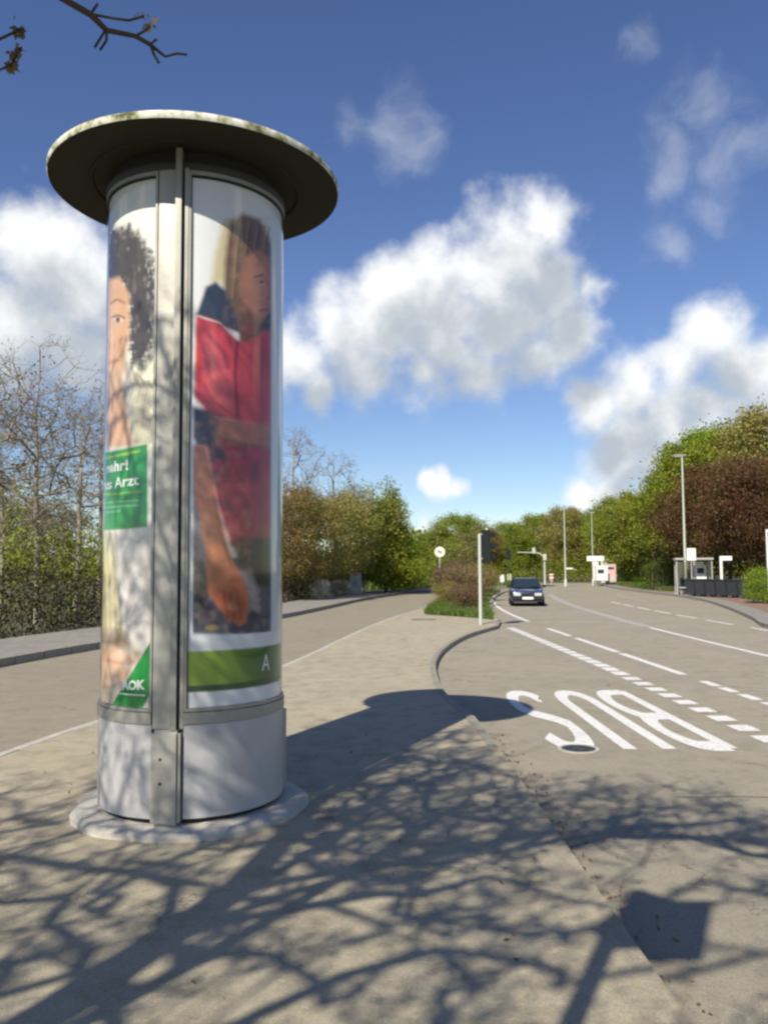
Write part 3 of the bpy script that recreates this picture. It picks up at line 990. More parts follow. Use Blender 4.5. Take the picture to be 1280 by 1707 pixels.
    for k in range(3):
        p.line([(372 + k * 12, 985 + k * 4), (380 + k * 11, 1030)], (128, 60, 44), 2.6, 3, 0.7)
    p.blob(355, 1046, 16, 7, (206, 184, 110), 0.8)
    p.mottle([(322, 540), (480, 540), (480, 910), (322, 910)], [(214, 84, 88), (120, 34, 44), (190, 70, 76), (70, 40, 46)], 12, 6, 0.12, 21)
    p.mottle([(324, 700), (420, 700), (420, 1040), (324, 1040)], [(236, 170, 130), (120, 62, 46), (200, 120, 90)], 9, 6, 0.10, 22)
    p.mottle([(372, 360), (470, 360), (470, 560), (372, 560)], [(206, 160, 124), (70, 52, 44), (150, 110, 84)], 8, 6, 0.10, 23)
    # white left margin, pale right edge and the green bar (heights on the sheet itself)
    p.put(np.clip((322 - X) / 3 + 0.5, 0, 1), (240, 240, 240))
    p.put(np.clip((X - 452) / 4 + 0.5, 0, 1), (226, 228, 232))  # glass reflection along the right edge, painted into the print
    p.put(np.clip((U - 1.25) / 0.05, 0, 1), (226, 228, 232))  # same painted reflection tone carried on round the curve
    z = Vv
    band = lambda a, b_, s=0.006: np.clip((z - a) / s + 0.5, 0, 1) * np.clip((b_ - z) / s + 0.5, 0, 1)
    zz = lambda y: 1.75 + math.tan(PITCH - math.atan((y - 853.5) / 1385)) * 5.86
    p.put(band(0.5, zz(1056)), (242, 242, 242))
    g1 = np.clip((X - 303) / 150, 0, 1)
    gc = np.array(srgb(172, 202, 62)) * (1 - g1)[:, None] + np.array(srgb(38, 104, 44)) * g1[:, None]
    m_ = band(zz(1146), zz(1080))
    p.c = p.c * (1 - m_[:, None]) + gc * m_[:, None]
    p.put(band(zz(1146), zz(1136)), (24, 78, 36))
    return p.c


def paint_back(X, Y, U, Vv):
    p = Print(X, Y, (236, 236, 230))
    z = (Vv - Z0) / (Z1 - Z0)
    p.put(np.clip((z - 0.2) * 60, 0, 1) * np.clip((0.75 - z) * 60, 0, 1), (92, 140, 176))
    p.put(np.clip((0.12 - z) * 60, 0, 1), (44, 130, 66))
    return p.c


poster(2, paint_woman, 'poster of a dark curly haired woman with a green text panel')
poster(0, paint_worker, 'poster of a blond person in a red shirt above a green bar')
poster(1, paint_back, 'poster on the far side of the column')

_ph, _zz = np.meshgrid(np.linspace(-1.5, 1.5, 900), np.linspace(0.7, 4.6, 1200))
_ph, _zz = _ph.ravel(), _zz.ravel()
_gx, _gy = image_xy(cyl(_ph, _zz))


def cyl_at(x, y):
    i = np.argmin((_gx - x) ** 2 + (_gy - y) ** 2)
    return _ph[i], _zz[i]


def lettering(txt, a, b_, size, mat='print_white', shear=0.0, bold=0.0):
    """printed words that follow the curve of the poster, from point a to point b"""
    cu = bpy.data.curves.new('lettering', 'FONT')
    cu.body = txt
    cu.shear = shear
    cu.offset = bold
    cu.resolution_u = 3
    ob = bpy.data.objects.new('lettering', cu)
    COL.objects.link(ob)
    me = bpy.data.meshes.new_from_object(ob.evaluated_get(bpy.context.evaluated_depsgraph_get()))
    bpy.data.objects.remove(ob)
    n = len(me.vertices)
    v = np.zeros(n * 3)
    me.vertices.foreach_get('co', v)
    v = v.reshape(-1, 3)
    x0, x1 = v[:, 0].min(), v[:, 0].max()
    (p0, z0), (p1, z1) = cyl_at(*a), cyl_at(*b_)
    tt = (v[:, 0] - x0) / (x1 - x0)
    P = cyl(p0 + (p1 - p0) * tt, z0 + (z1 - z0) * tt + v[:, 1] * size, RS - 0.0015) - np.array([CX, CY, 0])
    me.vertices.foreach_set('co', P.ravel())
    me.update()
    return link('lettering', me, mat, pil)


lettering('mehr!', (176, 790), (214, 783), 0.105, bold=0.03)
lettering('ns', (171, 817), (187, 814), 0.105, bold=0.02)
lettering('Arzt', (191, 814), (232, 808), 0.105, bold=0.02)
lettering('AOK', (203, 1150), (242, 1149), 0.085, bold=0.05)
lettering('A', (437, 1118), (450, 1117), 0.17, bold=0.0)
MBl = MB()
(pa, za), (pb, zb) = cyl_at(200, 1156), cyl_at(242, 1155)
MBl.sector(FACE + pa, FACE + pb, RS - 0.003, RS - 0.0015, za - 0.006, za + 0.004, 6)
MBl.build('logo_rule', 'print_white', pil)


# ------------------------------------------------------------------ trees
def skeleton(trunk, attr, rs, step=0.5, lift=0.12):
    """grow branches from trunk points to the attractors, always from the nearest lower wood; returns nodes and parents"""
    N = [np.array(p, float) for p in trunk]
    par = [-1] + list(range(len(trunk) - 1))
    ax = np.array(trunk)
    order = sorted(range(len(attr)), key=lambda i: np.linalg.norm(ax - attr[i], axis=1).min())
    arr = np.zeros((len(trunk) + len(attr) * 12 + 50, 3))
    arr[:len(N)] = N
    for i in order:
        a = attr[i]
        A = arr[:len(N)]
        d = np.linalg.norm(A - a, axis=1)
        cost = d + 1.3 * np.maximum(0, A[:, 2] - a[2] + 0.25 * d) + (A[:, 2] < 0.22 * arr[len(trunk) - 1, 2]) * 50
        j = int(np.argmin(cost))
        L = np.linalg.norm(a - A[j])
        k = max(1, int(L / step))
        p0 = arr[j].copy()
        prev = j
        for q in range(1, k + 1):
            u_ = q / k
            p = p0 + (a - p0) * u_
            p[2] -= lift * L * math.sin(math.pi * u_) * 0.6
            if q < k:
                p += rs.normal(0, 0.035 * L / k + 0.012, 3)
            if len(N) >= len(arr):
                break
            arr[len(N)] = p
            N.append(p)
            par.append(prev)
            prev = len(N) - 1
    return np.array(N), np.array(par)


def radii(N, par, tip, expo=2.35):
    r = np.zeros(len(N))
    acc = np.zeros(len(N))
    for i in range(len(N) - 1, -1, -1):
        r[i] = max(tip, acc[i] ** (1 / expo))
        if par[i] >= 0:
            acc[par[i]] += r[i] ** expo
    return r


def wood(N, par, r, sides=5, trunk_n=0):
    """tubes along the chains; returns meshes of trunk and of branches"""
    ch = [[] for _ in N]
    for i, p in enumerate(par):
        if p >= 0:
            ch[p].append(i)
    chains, stack = [], [(0, None)]
    while stack:
        i, frm = stack.pop()
        c = [frm, i] if frm is not None else [i]
        while ch[i]:
            k_ = sorted(ch[i], key=lambda q: -r[q])
            for o in k_[1:]:
                stack.append((o, i))
            i = k_[0]
            c.append(i)
        if len(c) > 1:
            chains.append(c)
    out = []
    for which in (0, 1):
        V, F, o = [], [], 0
        for ci, c in enumerate(chains):
            if (ci == 0) != (which == 0):
                continue
            s = 9 if ci == 0 else (sides if r[c[1]] > 0.02 else 3)
            pts = N[c]
            rr = r[c].copy()
            if c[0] != 0 and len(c) > 1:
                rr[0] = rr[1]
            tn = np.gradient(pts, axis=0)
            tn /= np.linalg.norm(tn, axis=1)[:, None] + 1e-9
            ref = np.where(np.abs(tn[:, 2:3]) < 0.9, np.array([[0, 0, 1.0]]), np.array([[1.0, 0, 0]]))
            a = np.cross(tn, ref)
            a /= np.linalg.norm(a, axis=1)[:, None] + 1e-9
            b_ = np.cross(tn, a)
            th = np.arange(s) * 2 * np.pi / s
            ring = pts[:, None] + rr[:, None, None] * (a[:, None] * np.cos(th)[None, :, None] + b_[:, None] * np.sin(th)[None, :, None])
            V.append(ring.reshape(-1, 3))
            m_ = len(c)
            i0 = (np.arange(m_ - 1)[:, None] * s + np.arange(s)[None]) + o
            i1 = (np.arange(m_ - 1)[:, None] * s + (np.arange(s)[None] + 1) % s) + o
            F.append(np.stack([i0, i1, i1 + s, i0 + s], -1).reshape(-1, 4))
            o += m_ * s
        out.append((np.concatenate(V), np.concatenate(F)) if V else None)
    return out


def leaves(centres, per, spread, size, rs, flat=0.75, jitter=0.5):
    """leaf faces scattered about the twig ends: folded diamonds of uneven size"""
    C = np.repeat(centres, per, axis=0)
    n = len(C)
    C = C + rs.normal(0, spread, (n, 3)) * np.array([1, 1, flat])
    u = rs.normal(0, 1, (n, 3))
    u /= np.linalg.norm(u, axis=1)[:, None]
    w = np.cross(u, rs.normal(0, 1, (n, 3)))
    w /= np.linalg.norm(w, axis=1)[:, None] + 1e-9
    s = (size * rs.uniform(1 - jitter, 1 + jitter, n))[:, None]
    nn = np.cross(u, w)
    V = np.stack([C - u * s * 0.6, C + w * s * 0.33 + nn * s * 0.1, C + u * s * 0.6, C - w * s * 0.33 + nn * s * 0.1], 1).reshape(-1, 3)
    Q = np.arange(n * 4).reshape(-1, 4)
    return V, Q


def crown_points(rs, n, h, base, rad, shape):
    """points through the crown's volume, thinned into clumps"""
    out = []
    ph = rs.uniform(0, 6.28, 6)
    while len(out) < n:
        p = rs.uniform(-1, 1, 3)
        t_ = (p[2] + 1) / 2
        if shape == 'round':
            lim = math.sqrt(max(0, 1 - p[2] ** 2)) ** 0.85
        elif shape == 'cone':
            lim = (1 - t_) ** 0.62 * min(1, t_ * 5 + 0.35)
        elif shape == 'egg':
            lim = math.sqrt(max(0, 1 - (2 * t_ ** 1.35 - 1) ** 2)) * 0.95 + 0.05
        else:                                             # vase, open crown
            lim = (0.25 + 0.95 * t_) * (1 if t_ < 0.75 else math.sqrt(max(0, 1 - ((t_ - 0.75) / 0.25) ** 2)))
        a = math.atan2(p[1], p[0])
        lim *= 1 + 0.16 * math.sin(2 * a + ph[0]) + 0.12 * math.sin(3 * a + ph[1] + 4 * t_) + 0.10 * math.sin(5 * a + ph[2] + 7 * t_)
        rr = math.hypot(p[0], p[1])
        if rr > lim:
            continue
        if rs.rand() > 0.35 + 0.65 * (rr / max(lim, 0.05)):
            continue
        q = np.array([p[0] * rad, p[1] * rad, base + (h - base) * t_])
        if math.sin(q[0] * 1.7 + ph[3]) + math.sin(q[1] * 1.9 + ph[4]) + math.sin(q[2] * 1.6 + ph[5]) < -0.9:
            continue
        out.append(q)
    return np.array(out)


PROTO = {}


def tree_proto(key, h, base, rad, shape, n, per, spread, size, leafm, bark='bark', tip=0.012, seed=1, top=0.82, lean=0.0, twigs=0):
    rs = np.random.RandomState(seed)
    m_ = 14
    zz = np.linspace(-0.15, h * top, m_)
    tr = np.stack([np.cumsum(rs.normal(0, 0.03, m_)) + lean * zz, np.cumsum(rs.normal(0, 0.03, m_)), zz], -1)
    A = crown_points(rs, n, h, base, rad, shape)
    N, par = skeleton(tr, A, rs)
    if twigs:
        ex, ep = [], []
        for i in range(m_, len(N)):
            for _ in range(twigs):
                dv = rs.normal(0, 1, 3)
                dv[2] = abs(dv[2]) * 0.9
                dv /= np.linalg.norm(dv)
                ln = rs.uniform(0.25, 0.7)
                ex += [N[i] + dv * ln * 0.5 + rs.normal(0, 0.03, 3), N[i] + dv * ln]
                ep += [i, len(N) + len(ex) - 2]
        A = np.array(ex[1::2])
        N, par = np.vstack([N, np.array(ex)]), np.concatenate([par, ep])
    r = radii(N, par, tip)
    (tv, tf), br = wood(N, par, r)
    ms = [('trunk', np_mesh('trunk', tv, tf, True), bark), ('branches', np_mesh('branches', br[0], br[1], True), 'twig' if bark == 'bark' else bark)]
    if per:
        V, Q = leaves(A, per, spread, size, rs)
        ms.append(('crown', np_mesh('crown', V, Q), leafm))
    for _, me, mt in ms:
        me.materials.append(MATS[mt])
    PROTO[key] = ms


def plant(key, name, x, y, label, cat='tree', group=None, scale=1.0, rz=None, z=-0.1, sz=None, leafm=None):
    o = empty(name, (x, y, z), rnd.uniform(0, 6.28) if rz is None else rz)
    o.scale = (scale, scale, sz or scale)
    tag(o, label, cat, group)
    for nm, me, mt in PROTO[key]:
        c = link(nm, me, None, o)
        if leafm and nm == 'crown':
            c.material_slots[0].link = 'OBJECT'
            c.material_slots[0].material = MATS[leafm]
    return o


tree_proto('bare', 10.5, 3.0, 3.0, 'egg', 380, 1, 0.10, 0.075, 'leaf_sparse', 'pale_bark', 0.0055, 21, 0.95, twigs=3)
tree_proto('bare_wide', 9.5, 2.2, 3.6, 'round', 400, 4, 0.12, 0.08, 'leaf_sparse', 'pale_bark', 0.0055, 22, 0.8, twigs=3)
tree_proto('bare_tall', 11.5, 3.5, 2.3, 'egg', 340, 1, 0.1, 0.07, 'leaf_sparse', 'pale_bark', 0.006, 23, 0.97, twigs=3)
tree_proto('olive', 8.5, 1.6, 3.0, 'round', 320, 52, 0.36, 0.125, 'leaf_olive', 'pale_bark', 0.01, 24, 0.85)
tree_proto('cone', 9.0, 0.6, 3.1, 'cone', 440, 66, 0.36, 0.14, 'leaf_green', 'bark', 0.012, 25, 0.93)
tree_proto('maple', 13.0, 1.6, 5.0, 'round', 480, 80, 0.5, 0.20, 'leaf_green', 'bark', 0.014, 26, 0.85)
tree_proto('maple_b', 11.0, 1.4, 4.6, 'egg', 450, 80, 0.5, 0.20, 'leaf_fresh', 'bark', 0.014, 27, 0.88)
tree_proto('plum', 9.2, 2.2, 4.2, 'round', 440, 80, 0.42, 0.13, 'leaf_red', 'bark', 0.012, 28, 0.8)
tree_proto('shrub', 3.0, 0.2, 1.7, 'round', 140, 70, 0.26, 0.085, 'leaf_fresh', 'twig', 0.008, 29, 0.6)
tree_proto('shrub_b', 2.6, 0.15, 1.5, 'egg', 130, 70, 0.24, 0.08, 'leaf_brown', 'twig', 0.008, 30, 0.6)
tree_proto('shrub_twiggy', 4.2, 0.3, 1.5, 'vase', 150, 2, 0.12, 0.08, 'leaf_brown', 'twig', 0.007, 31, 0.5, twigs=2)


def at(px, d):
    return (px - 640) / 1385 * d, d


GL = 'bare spring trees behind the dark hedge'
for key, px, d, sc_, nm, lab in (
        ('bare', 62, 31, 1.0, 'street_tree', 'nearly bare slender tree with pale trunk rising straight out of the dark hedge'),
        ('bare_wide', -25, 30, 1.02, 'street_tree', 'spreading nearly bare tree behind the hedge, beside the slender pale trunk'),
        ('bare_wide', 128, 39, 1.05, 'street_tree', 'wide thinly leafed tree behind the hedge, next to the slender bare one'),
        ('bare', 5, 42, 0.95, 'street_tree', 'thin pale tree standing behind the wide bare one, half hidden by its twigs'),
        ('bare_tall', 165, 47, 1.02, 'street_tree', 'tall bare tree partly hidden by the poster of the curly haired woman'),
        ('olive', 95, 48, 0.72, 'leafing_tree', 'small olive green tree behind the slender bare tree and the hedge'),
        ('olive', 20, 52, 0.8, 'leafing_tree', 'low olive green tree far behind the hedge among bare trunks'),
        ('bare_tall', 488, 50, 0.92, 'street_tree', 'tallest bare tree beside the red shirt poster, above the brownish crowns'),
        ('bare_tall', 556, 56, 0.86, 'street_tree', 'fine twigged bare tree rising between the brownish crowns and the cone shaped tree'),
        ('bare', 585, 66, 0.82, 'street_tree', 'grey bare tree just behind the brownish crowns, beside the cone shaped tree'),
        ('olive', 478, 45, 0.80, 'leafing_tree', 'olive brown tree beside the red shirt poster behind the low hedge'),
        ('olive', 520, 50, 0.80, 'leafing_tree', 'olive brown tree with rusty young leaves under the tallest bare tree'),
        ('olive', 560, 54, 0.82, 'leafing_tree', 'olive brown tree behind the slim path lamp'),
        ('olive', 606, 58, 0.92, 'leafing_tree', 'olive tree merging into the cone shaped green tree'),
        ('cone', 642, 60, 0.93, 'conical_tree', 'cone shaped green tree with pointed top at the bend of the side road'),
        ('cone', 672, 68, 0.60, 'conical_tree', 'short dark green tree at the foot of the cone shaped tree')):
    x, y = at(px, d)
    o = plant(key, nm, x, y, lab, 'tree', GL, sc_)
    if key == 'olive' and px in (520, 560):
        o.children[-1].material_slots[0].link = 'OBJECT'
        o.children[-1].material_slots[0].material = MATS['leaf_brown']

GM = 'green trees at the end of the road'
for key, px, d, sc_, lm, lab in (
        ('maple_b', 716, 112, 0.62, None, 'light green tree at the far end of the side road behind the round sign'),
        ('maple_b', 762, 98, 0.74, None, 'light green tree behind the brown shrubs of the traffic island'),
        ('maple_b', 800, 118, 0.70, 'leaf_olive', 'yellowish tree directly behind the black traffic light'),
        ('maple_b', 846, 128, 0.80, None, 'bright green tree behind the dark blue car and the far green signal post'),
        ('maple', 893, 134, 0.80, None, 'rounded green tree behind the mast arm of the far signals'),
        ('maple', 940, 122, 0.82, 'leaf_olive', 'brownish green tree behind the bare grey lamp post with a small plate'),
        ('maple_b', 985, 128, 0.96, None, 'green tree above the white direction sign'),
        ('maple', 1034, 110, 0.86, None, 'broad dome shaped green tree above the white notice boards'),
        ('maple_b', 1088, 82, 0.80, None, 'yellow green tree at the foot of the tall green trees by the shelter'),
        ('maple', 1150, 76, 1.0, None, 'tall green tree directly behind the tall lamp post'),
        ('maple', 1215, 78, 1.16, 'leaf_green', 'tall green tree rising above the dark red tree'),
        ('maple', 1285, 72, 1.18, 'leaf_olive', 'tallest brownish green tree behind the dark red tree'),
        ('maple_b', 1046, 90, 0.80, None, 'light green tree standing in front of the cream house'),
        ('maple_b', 1112, 92, 1.05, 'leaf_green', 'green tree between the dome shaped tree and the lamp post')):
    x, y = at(px, d)
    plant(key, 'leafy_tree', x, y, lab, 'tree', GM, sc_, leafm=lm)
for px, d, sc_, lab in ((1216, 59, 1.02, 'dark red leaved tree with thick trunk behind the row of bins'),
                        (1290, 54, 0.98, 'second dark red leaved tree, by the white framed sign')):
    x, y = at(px, d)
    plant('plum', 'copper_tree', x, y, lab, 'tree', 'dark red leaved trees', sc_)


# hedges and shrubs
def hedge(name, line, w, h, per_m, size, mat, label, group=None, seed=1, wob=0.25, stems='twig'):
    rs = np.random.RandomState(seed)
    L = resample(line, 0.25)
    P = []
    for (x, y) in L:
        hh = h * (1 + wob * math.sin(x * 1.3 + y * 0.9) * 0.5 + rs.uniform(-wob, wob) * 0.6)
        for _ in range(per_m // 4):
            u_, v_ = rs.uniform(-1, 1), rs.rand() ** 0.7
            P.append((x + u_ * w / 2 + rs.normal(0, 0.05), y + rs.normal(0, 0.15), v_ * hh))
    o = empty(name, (L[0][0], L[0][1], -0.1))
    tag(o, label, 'hedge', group)
    base = np.array([L[0][0], L[0][1], 0])
    V, Q = leaves(np.array(P) - base, 1, 0.05, size, rs)
    link('foliage', np_mesh('foliage', V, Q), mat, o)
    st = MB()
    for (x, y) in L[::2]:
        a = rs.uniform(0, 6.28)
        st.tube([(x - base[0], y - base[1], -0.05), (x - base[0] + 0.1 * math.cos(a), y - base[1] + 0.1 * math.sin(a), h * 0.5), (x - base[0] + 0.3 * math.cos(a), y - base[1] + 0.3 * math.sin(a), h * 0.92)], [0.025, 0.018, 0.006], 4)
    tag(st.build('stems', stems, o), kind='stuff')
    return o


hl = [p for p in offset(lk_s, -4.1) if 14 < p[1] < 62]
cut = int(len(hl) * 0.62)
hedge('hedge', hl, 1.6, 1.75, 620, 0.085, 'leaf_hedge', 'long dark brown hedge along the back of the side road sidewalk', seed=3)
hedge('hedge', offset(hl, -2.4), 1.8, 3.0, 420, 0.10, 'leaf_fresh', 'loose green hedge row growing behind the dark brown hedge', seed=4, wob=0.5)
hedge('hedge', [(xc(d) + 10.5 + 0.04 * (d - 40), d) for d in range(30, 46)], 1.3, 1.1, 420, 0.08, 'leaf_green', 'low green clipped hedge beside the bins and the footpath', seed=5)
hedge('hedge', [(x, 109 + 0.05 * x) for x in range(9, 34)], 3.0, 2.6, 260, 0.2, 'leaf_green', 'bushy green hedge closing the far end of the main road', seed=12, wob=0.5)
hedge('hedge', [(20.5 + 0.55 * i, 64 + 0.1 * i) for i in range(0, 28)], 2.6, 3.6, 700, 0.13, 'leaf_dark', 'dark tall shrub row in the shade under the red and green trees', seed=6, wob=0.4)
hedge('hedge', [(-2 + i, 78 + 0.1 * i) for i in range(0, 12)], 1.0, 0.9, 120, 0.14, 'leaf_olive', 'low olive hedge closing the far end of the side road', seed=8)

for key, px, d, sc_, lm, lab in (
        ('shrub_b', 752, 47, 0.80, None, 'rounded brown shrub on the traffic island beside the sign post'),
        ('shrub_b', 775, 41, 0.72, None, 'brown shrub on the traffic island just behind the black traffic light'),
        ('shrub_twiggy', 776, 54, 1.15, 'leaf_olive', 'tall twiggy shrub with sparse brown leaves on the traffic island'),
        ('shrub', 760, 57, 1.15, 'leaf_fresh', 'olive green shrub at the back of the traffic island'),
        ('shrub_b', 792, 48, 0.75, 'leaf_olive', 'low olive brown shrub on the road side of the traffic island'),
        ('shrub_b', 745, 40, 0.42, 'leaf_olive', 'tiny brownish shrub at the front tip of the traffic island'),
        ('shrub_b', 776, 35, 0.42, None, 'small russet shrub growing in the grass before the other island shrubs'),
        ('shrub', 535, 46, 0.40, 'blossom', 'white blossoming shrub behind the dark hedge next to the column'),
        ('shrub', 566, 52, 0.36, 'blossom', 'white blossoming shrub behind the dark hedge near the grey cabinet'),
        ('shrub', 690, 76, 0.9, 'leaf_fresh', 'fresh green shrub at the far end of the side road'),
        ('shrub', 1265, 40, 0.55, 'leaf_green', 'round green shrub between the low clipped hedge and the footpath'),
        ('shrub', 1100, 66, 0.8, 'leaf_green', 'green shrub on the grass verge near the shelter'),
        ('shrub', 1040, 90, 0.75, 'leaf_fresh', 'fresh green shrub on the grass verge in front of the cream house'),
        ('shrub', 1068, 84, 0.8, 'leaf_green', 'second green shrub before the cream house, darker than the first')):
    x, y = at(px, d)
    plant(key, 'shrub', x, y, lab, 'shrub', 'shrubs around the road', sc_, z=-0.02, leafm=lm)

# a wood far behind that reads as one mass
rs = np.random.RandomState(9)
P = []
for i in range(620):
    px = rs.uniform(-300, 1600)
    d = rs.uniform(165, 230)
    hgt_ = 7 + 2.5 * math.sin(px * 0.021) + rs.uniform(-1, 1)
    c0 = np.array([(px - 640) / 1385 * d, d, 0])
    for z in np.arange(0.5, hgt_, 1.0):
        P.append(c0 + np.array([rs.normal(0, 1.2), rs.normal(0, 1), z]))
V, Q = leaves(np.array(P), 9, 0.8, 0.8, rs)
fw = link('far_wood', np_mesh('far_wood', V, Q), 'leaf_green')
tag(fw, 'distant green woodland closing the horizon behind all the trees', 'woodland', kind='stuff')


# grass
def grass(name, poly, z, n, hgt_, label, seed=1, w=0.02):
    rs = np.random.RandomState(seed)
    P = np.array(poly)
    lo, hi = P.min(0), P.max(0)
    X = rs.uniform(lo[0], hi[0], n * 3)
    Y = rs.uniform(lo[1], hi[1], n * 3)
    ins = np.zeros(len(X), bool)
    for i in range(len(P)):
        (x0, y0), (x1, y1) = P[i], P[(i + 1) % len(P)]
        cr = (y0 > Y) != (y1 > Y)
        ins ^= cr & (X < (x1 - x0) * (Y - y0) / (y1 - y0 + 1e-12) + x0)
    X, Y = X[ins][:n], Y[ins][:n]
    m_ = len(X)
    a = rs.uniform(0, 6.28, m_)
    h_ = hgt_ * rs.uniform(0.5, 1.4, m_)
    dx, dy = np.cos(a) * w, np.sin(a) * w
    lx, ly = rs.normal(0, 0.4, m_) * h_, rs.normal(0, 0.4, m_) * h_
    V = np.stack([np.stack([X - dx, Y - dy, np.full(m_, z)], -1), np.stack([X + dx, Y + dy, np.full(m_, z)], -1), np.stack([X + lx, Y + ly, z + h_], -1)], 1).reshape(-1, 3)
    o = link(name, np_mesh(name, V, np.arange(m_ * 3).reshape(-1, 3)), 'grass')
    return tag(o, label, 'grass', kind='stuff')


isle = [(1.55, 32.3), (2.62, 30.9), (3.75, 28.8), (4.3, 34), (4.95, 40), (5.95, 47.5), (7.3, 56), (8.7, 62.5), (5.8, 59), (4.0, 53.5), (3.0, 46), (1.95, 37)]
isl = sheet('planting_bed', isle, 0.02, 'soil')
tag(isl, kind='structure')
grass('grass', isle, 0.02, 26000, 0.20, 'green grass covering the traffic island', 2, 0.025)
v1 = [p for p in offset(rk_s, 1.3) if 60 < p[1] < 106] + [p for p in offset(rk_s, 6.5) if 60 < p[1] < 106][::-1]
vg = sheet('verge', v1, 0.025, 'soil')
tag(vg, kind='structure')
grass('grass', v1, 0.025, 36000, 0.30, 'grass strip between the road and the notice boards', 8, 0.05)
vl = offset(rk_s, 4.7)
vr = offset(rk_s, 12)
verge = [p for p in vl if 44 < p[1] < 110] + [p for p in vr if 44 < p[1] < 110][::-1]
grass('grass', verge, -0.02, 30000, 0.24, 'green grass verge behind the footpath by the bus shelter', 3, 0.05)
lw = offset(lk_s, -3.05)
verge = [p for p in offset(lk_s, -3.3) if 12 < p[1]] + [p for p in lw if 12 < p[1]][::-1]
grass('grass', verge, 0.05, 12000, 0.16, 'thin grass edge between the side road sidewalk and the dark hedge', 4, 0.025)
grass('grass', [(-4, 74), (14, 78), (16, 100), (-8, 96)], -0.1, 9000, 0.5, 'rough grass beyond the end of the side road', 6, 0.08)


# ------------------------------------------------------------------ street furniture
def pole_part(parent, r0, r1, h, mat='galvanised', n=12, name='pole'):
    return MB().lathe([(r0, -0.05), (r0, 0.02), (r1, h)], n).build(name, mat, parent, smooth=50)


# black three-lens signal at the kerb
tl = tag(empty('traffic_light', (3.02, 26.35, 0), dg(8)), 'black three lens traffic light on a pale pole at the curved kerb', 'traffic light')
pole_part(tl, 0.055, 0.052, 2.85, 'pale_pole')
MB().box(-0.02, 0.10, -0.03, 0.03, 2.05, 2.10).build('bracket', 'galvanised', tl)
MB().box(-0.02, 0.10, -0.03, 0.03, 2.82, 2.87).build('bracket', 'galvanised', tl)
hd = MB().box(0.08, 0.33, -0.15, 0.15, 1.92, 2.98).build('signal_head', 'signal_black', tl, bevel=0.02)
for i, zc in enumerate((2.10, 2.45, 2.80)):
    ln = MB().lathe([(0.10, 0), (0.095, 0.01), (0.06, 0.025), (0.01, 0.03)], 20).mesh('lens', smooth=50)
    lo = link('lens', ln, 'lens_dark', hd)
    lo.rotation_euler = (0, math.pi / 2, 0)
    lo.location = (0.331, 0, zc)
    hood = MB()
    for j in range(12):
        a0_, a1_ = math.radians(-20 + j * 220 / 12), math.radians(-20 + (j + 1) * 220 / 12)
        q = [(0.331, 0.125 * math.cos(a0_), zc + 0.125 * math.sin(a0_)), (0.331, 0.125 * math.cos(a1_), zc + 0.125 * math.sin(a1_)),
             (0.331 + 0.17, 0.115 * math.cos(a1_), zc + 0.115 * math.sin(a1_) - 0.02), (0.331 + 0.17, 0.115 * math.cos(a0_), zc + 0.115 * math.sin(a0_) - 0.02)]
        hood.add(q + [(x, y_ * 0.95, zc + (z_ - zc) * 0.95) for x, y_, z_ in q], [(0, 1, 2, 3), (7, 6, 5, 4), (2, 3, 7, 6)])
    hood.build('hood', 'signal_black', hd)
MB().box(0.20, 0.26, -0.02, 0.02, 2.98, 3.03).build('cap', 'sign_white', hd)

# round sign on the island
rsn = tag(empty('round_sign', (3.15, 47.3, 0.0)), 'round cream and white sign on a grey post on the shrub island', 'road sign')
pole_part(rsn, 0.06, 0.06, 2.95)
disc = MB().lathe([(0.30, -0.008), (0.30, 0.008)], 36).mesh('plate')
dk = link('plate', disc, 'sign_cream', rsn)
dk.rotation_euler = (math.pi / 2, 0, 0)
dk.location = (0, -0.06, 2.72)
for r0_, r1_, zf, mt in ((0.20, 0.0, 0.012, 'sign_white'), ):
    q = link('face', MB().lathe([(0.215, 0.008), (0.215, 0.012)], 36).mesh('face'), mt, dk)
for x_, y_, w_, h_ in ((-0.06, 0.02, 0.09, 0.14), (0.07, -0.01, 0.07, 0.18), (0.0, -0.1, 0.06, 0.05)):
    MB().box(x_ - w_ / 2, x_ + w_ / 2, y_ - h_ / 2, y_ + h_ / 2, 0.012, 0.016).build('symbol', 'sign_dark', dk)


def lamp_post(x, y, h, arm, label, group='street lamps', mat='pale_pole', r=0.09):
    o = tag(empty('street_lamp', (x, y, -0.05)), label, 'street lamp', group)
    pole_part(o, r, r * 0.5, h, mat, 12)
    MB().lathe([(r * 1.6, -0.02), (r * 1.6, 0.6), (r * 1.05, 0.7)], 12).build('pole_base', mat, o, smooth=40)
    hd_ = MB().box(min(0, arm) - 0.28, max(0, arm) + 0.28, -0.14, 0.14, h, h + 0.11).build('lamp_head', 'galvanised', o, bevel=0.04)
    MB().box(min(0, arm) - 0.2, max(0, arm) + 0.1, -0.1, 0.1, h - 0.022, h - 0.001).build('lamp_glass', 'sign_white', hd_)
    return o


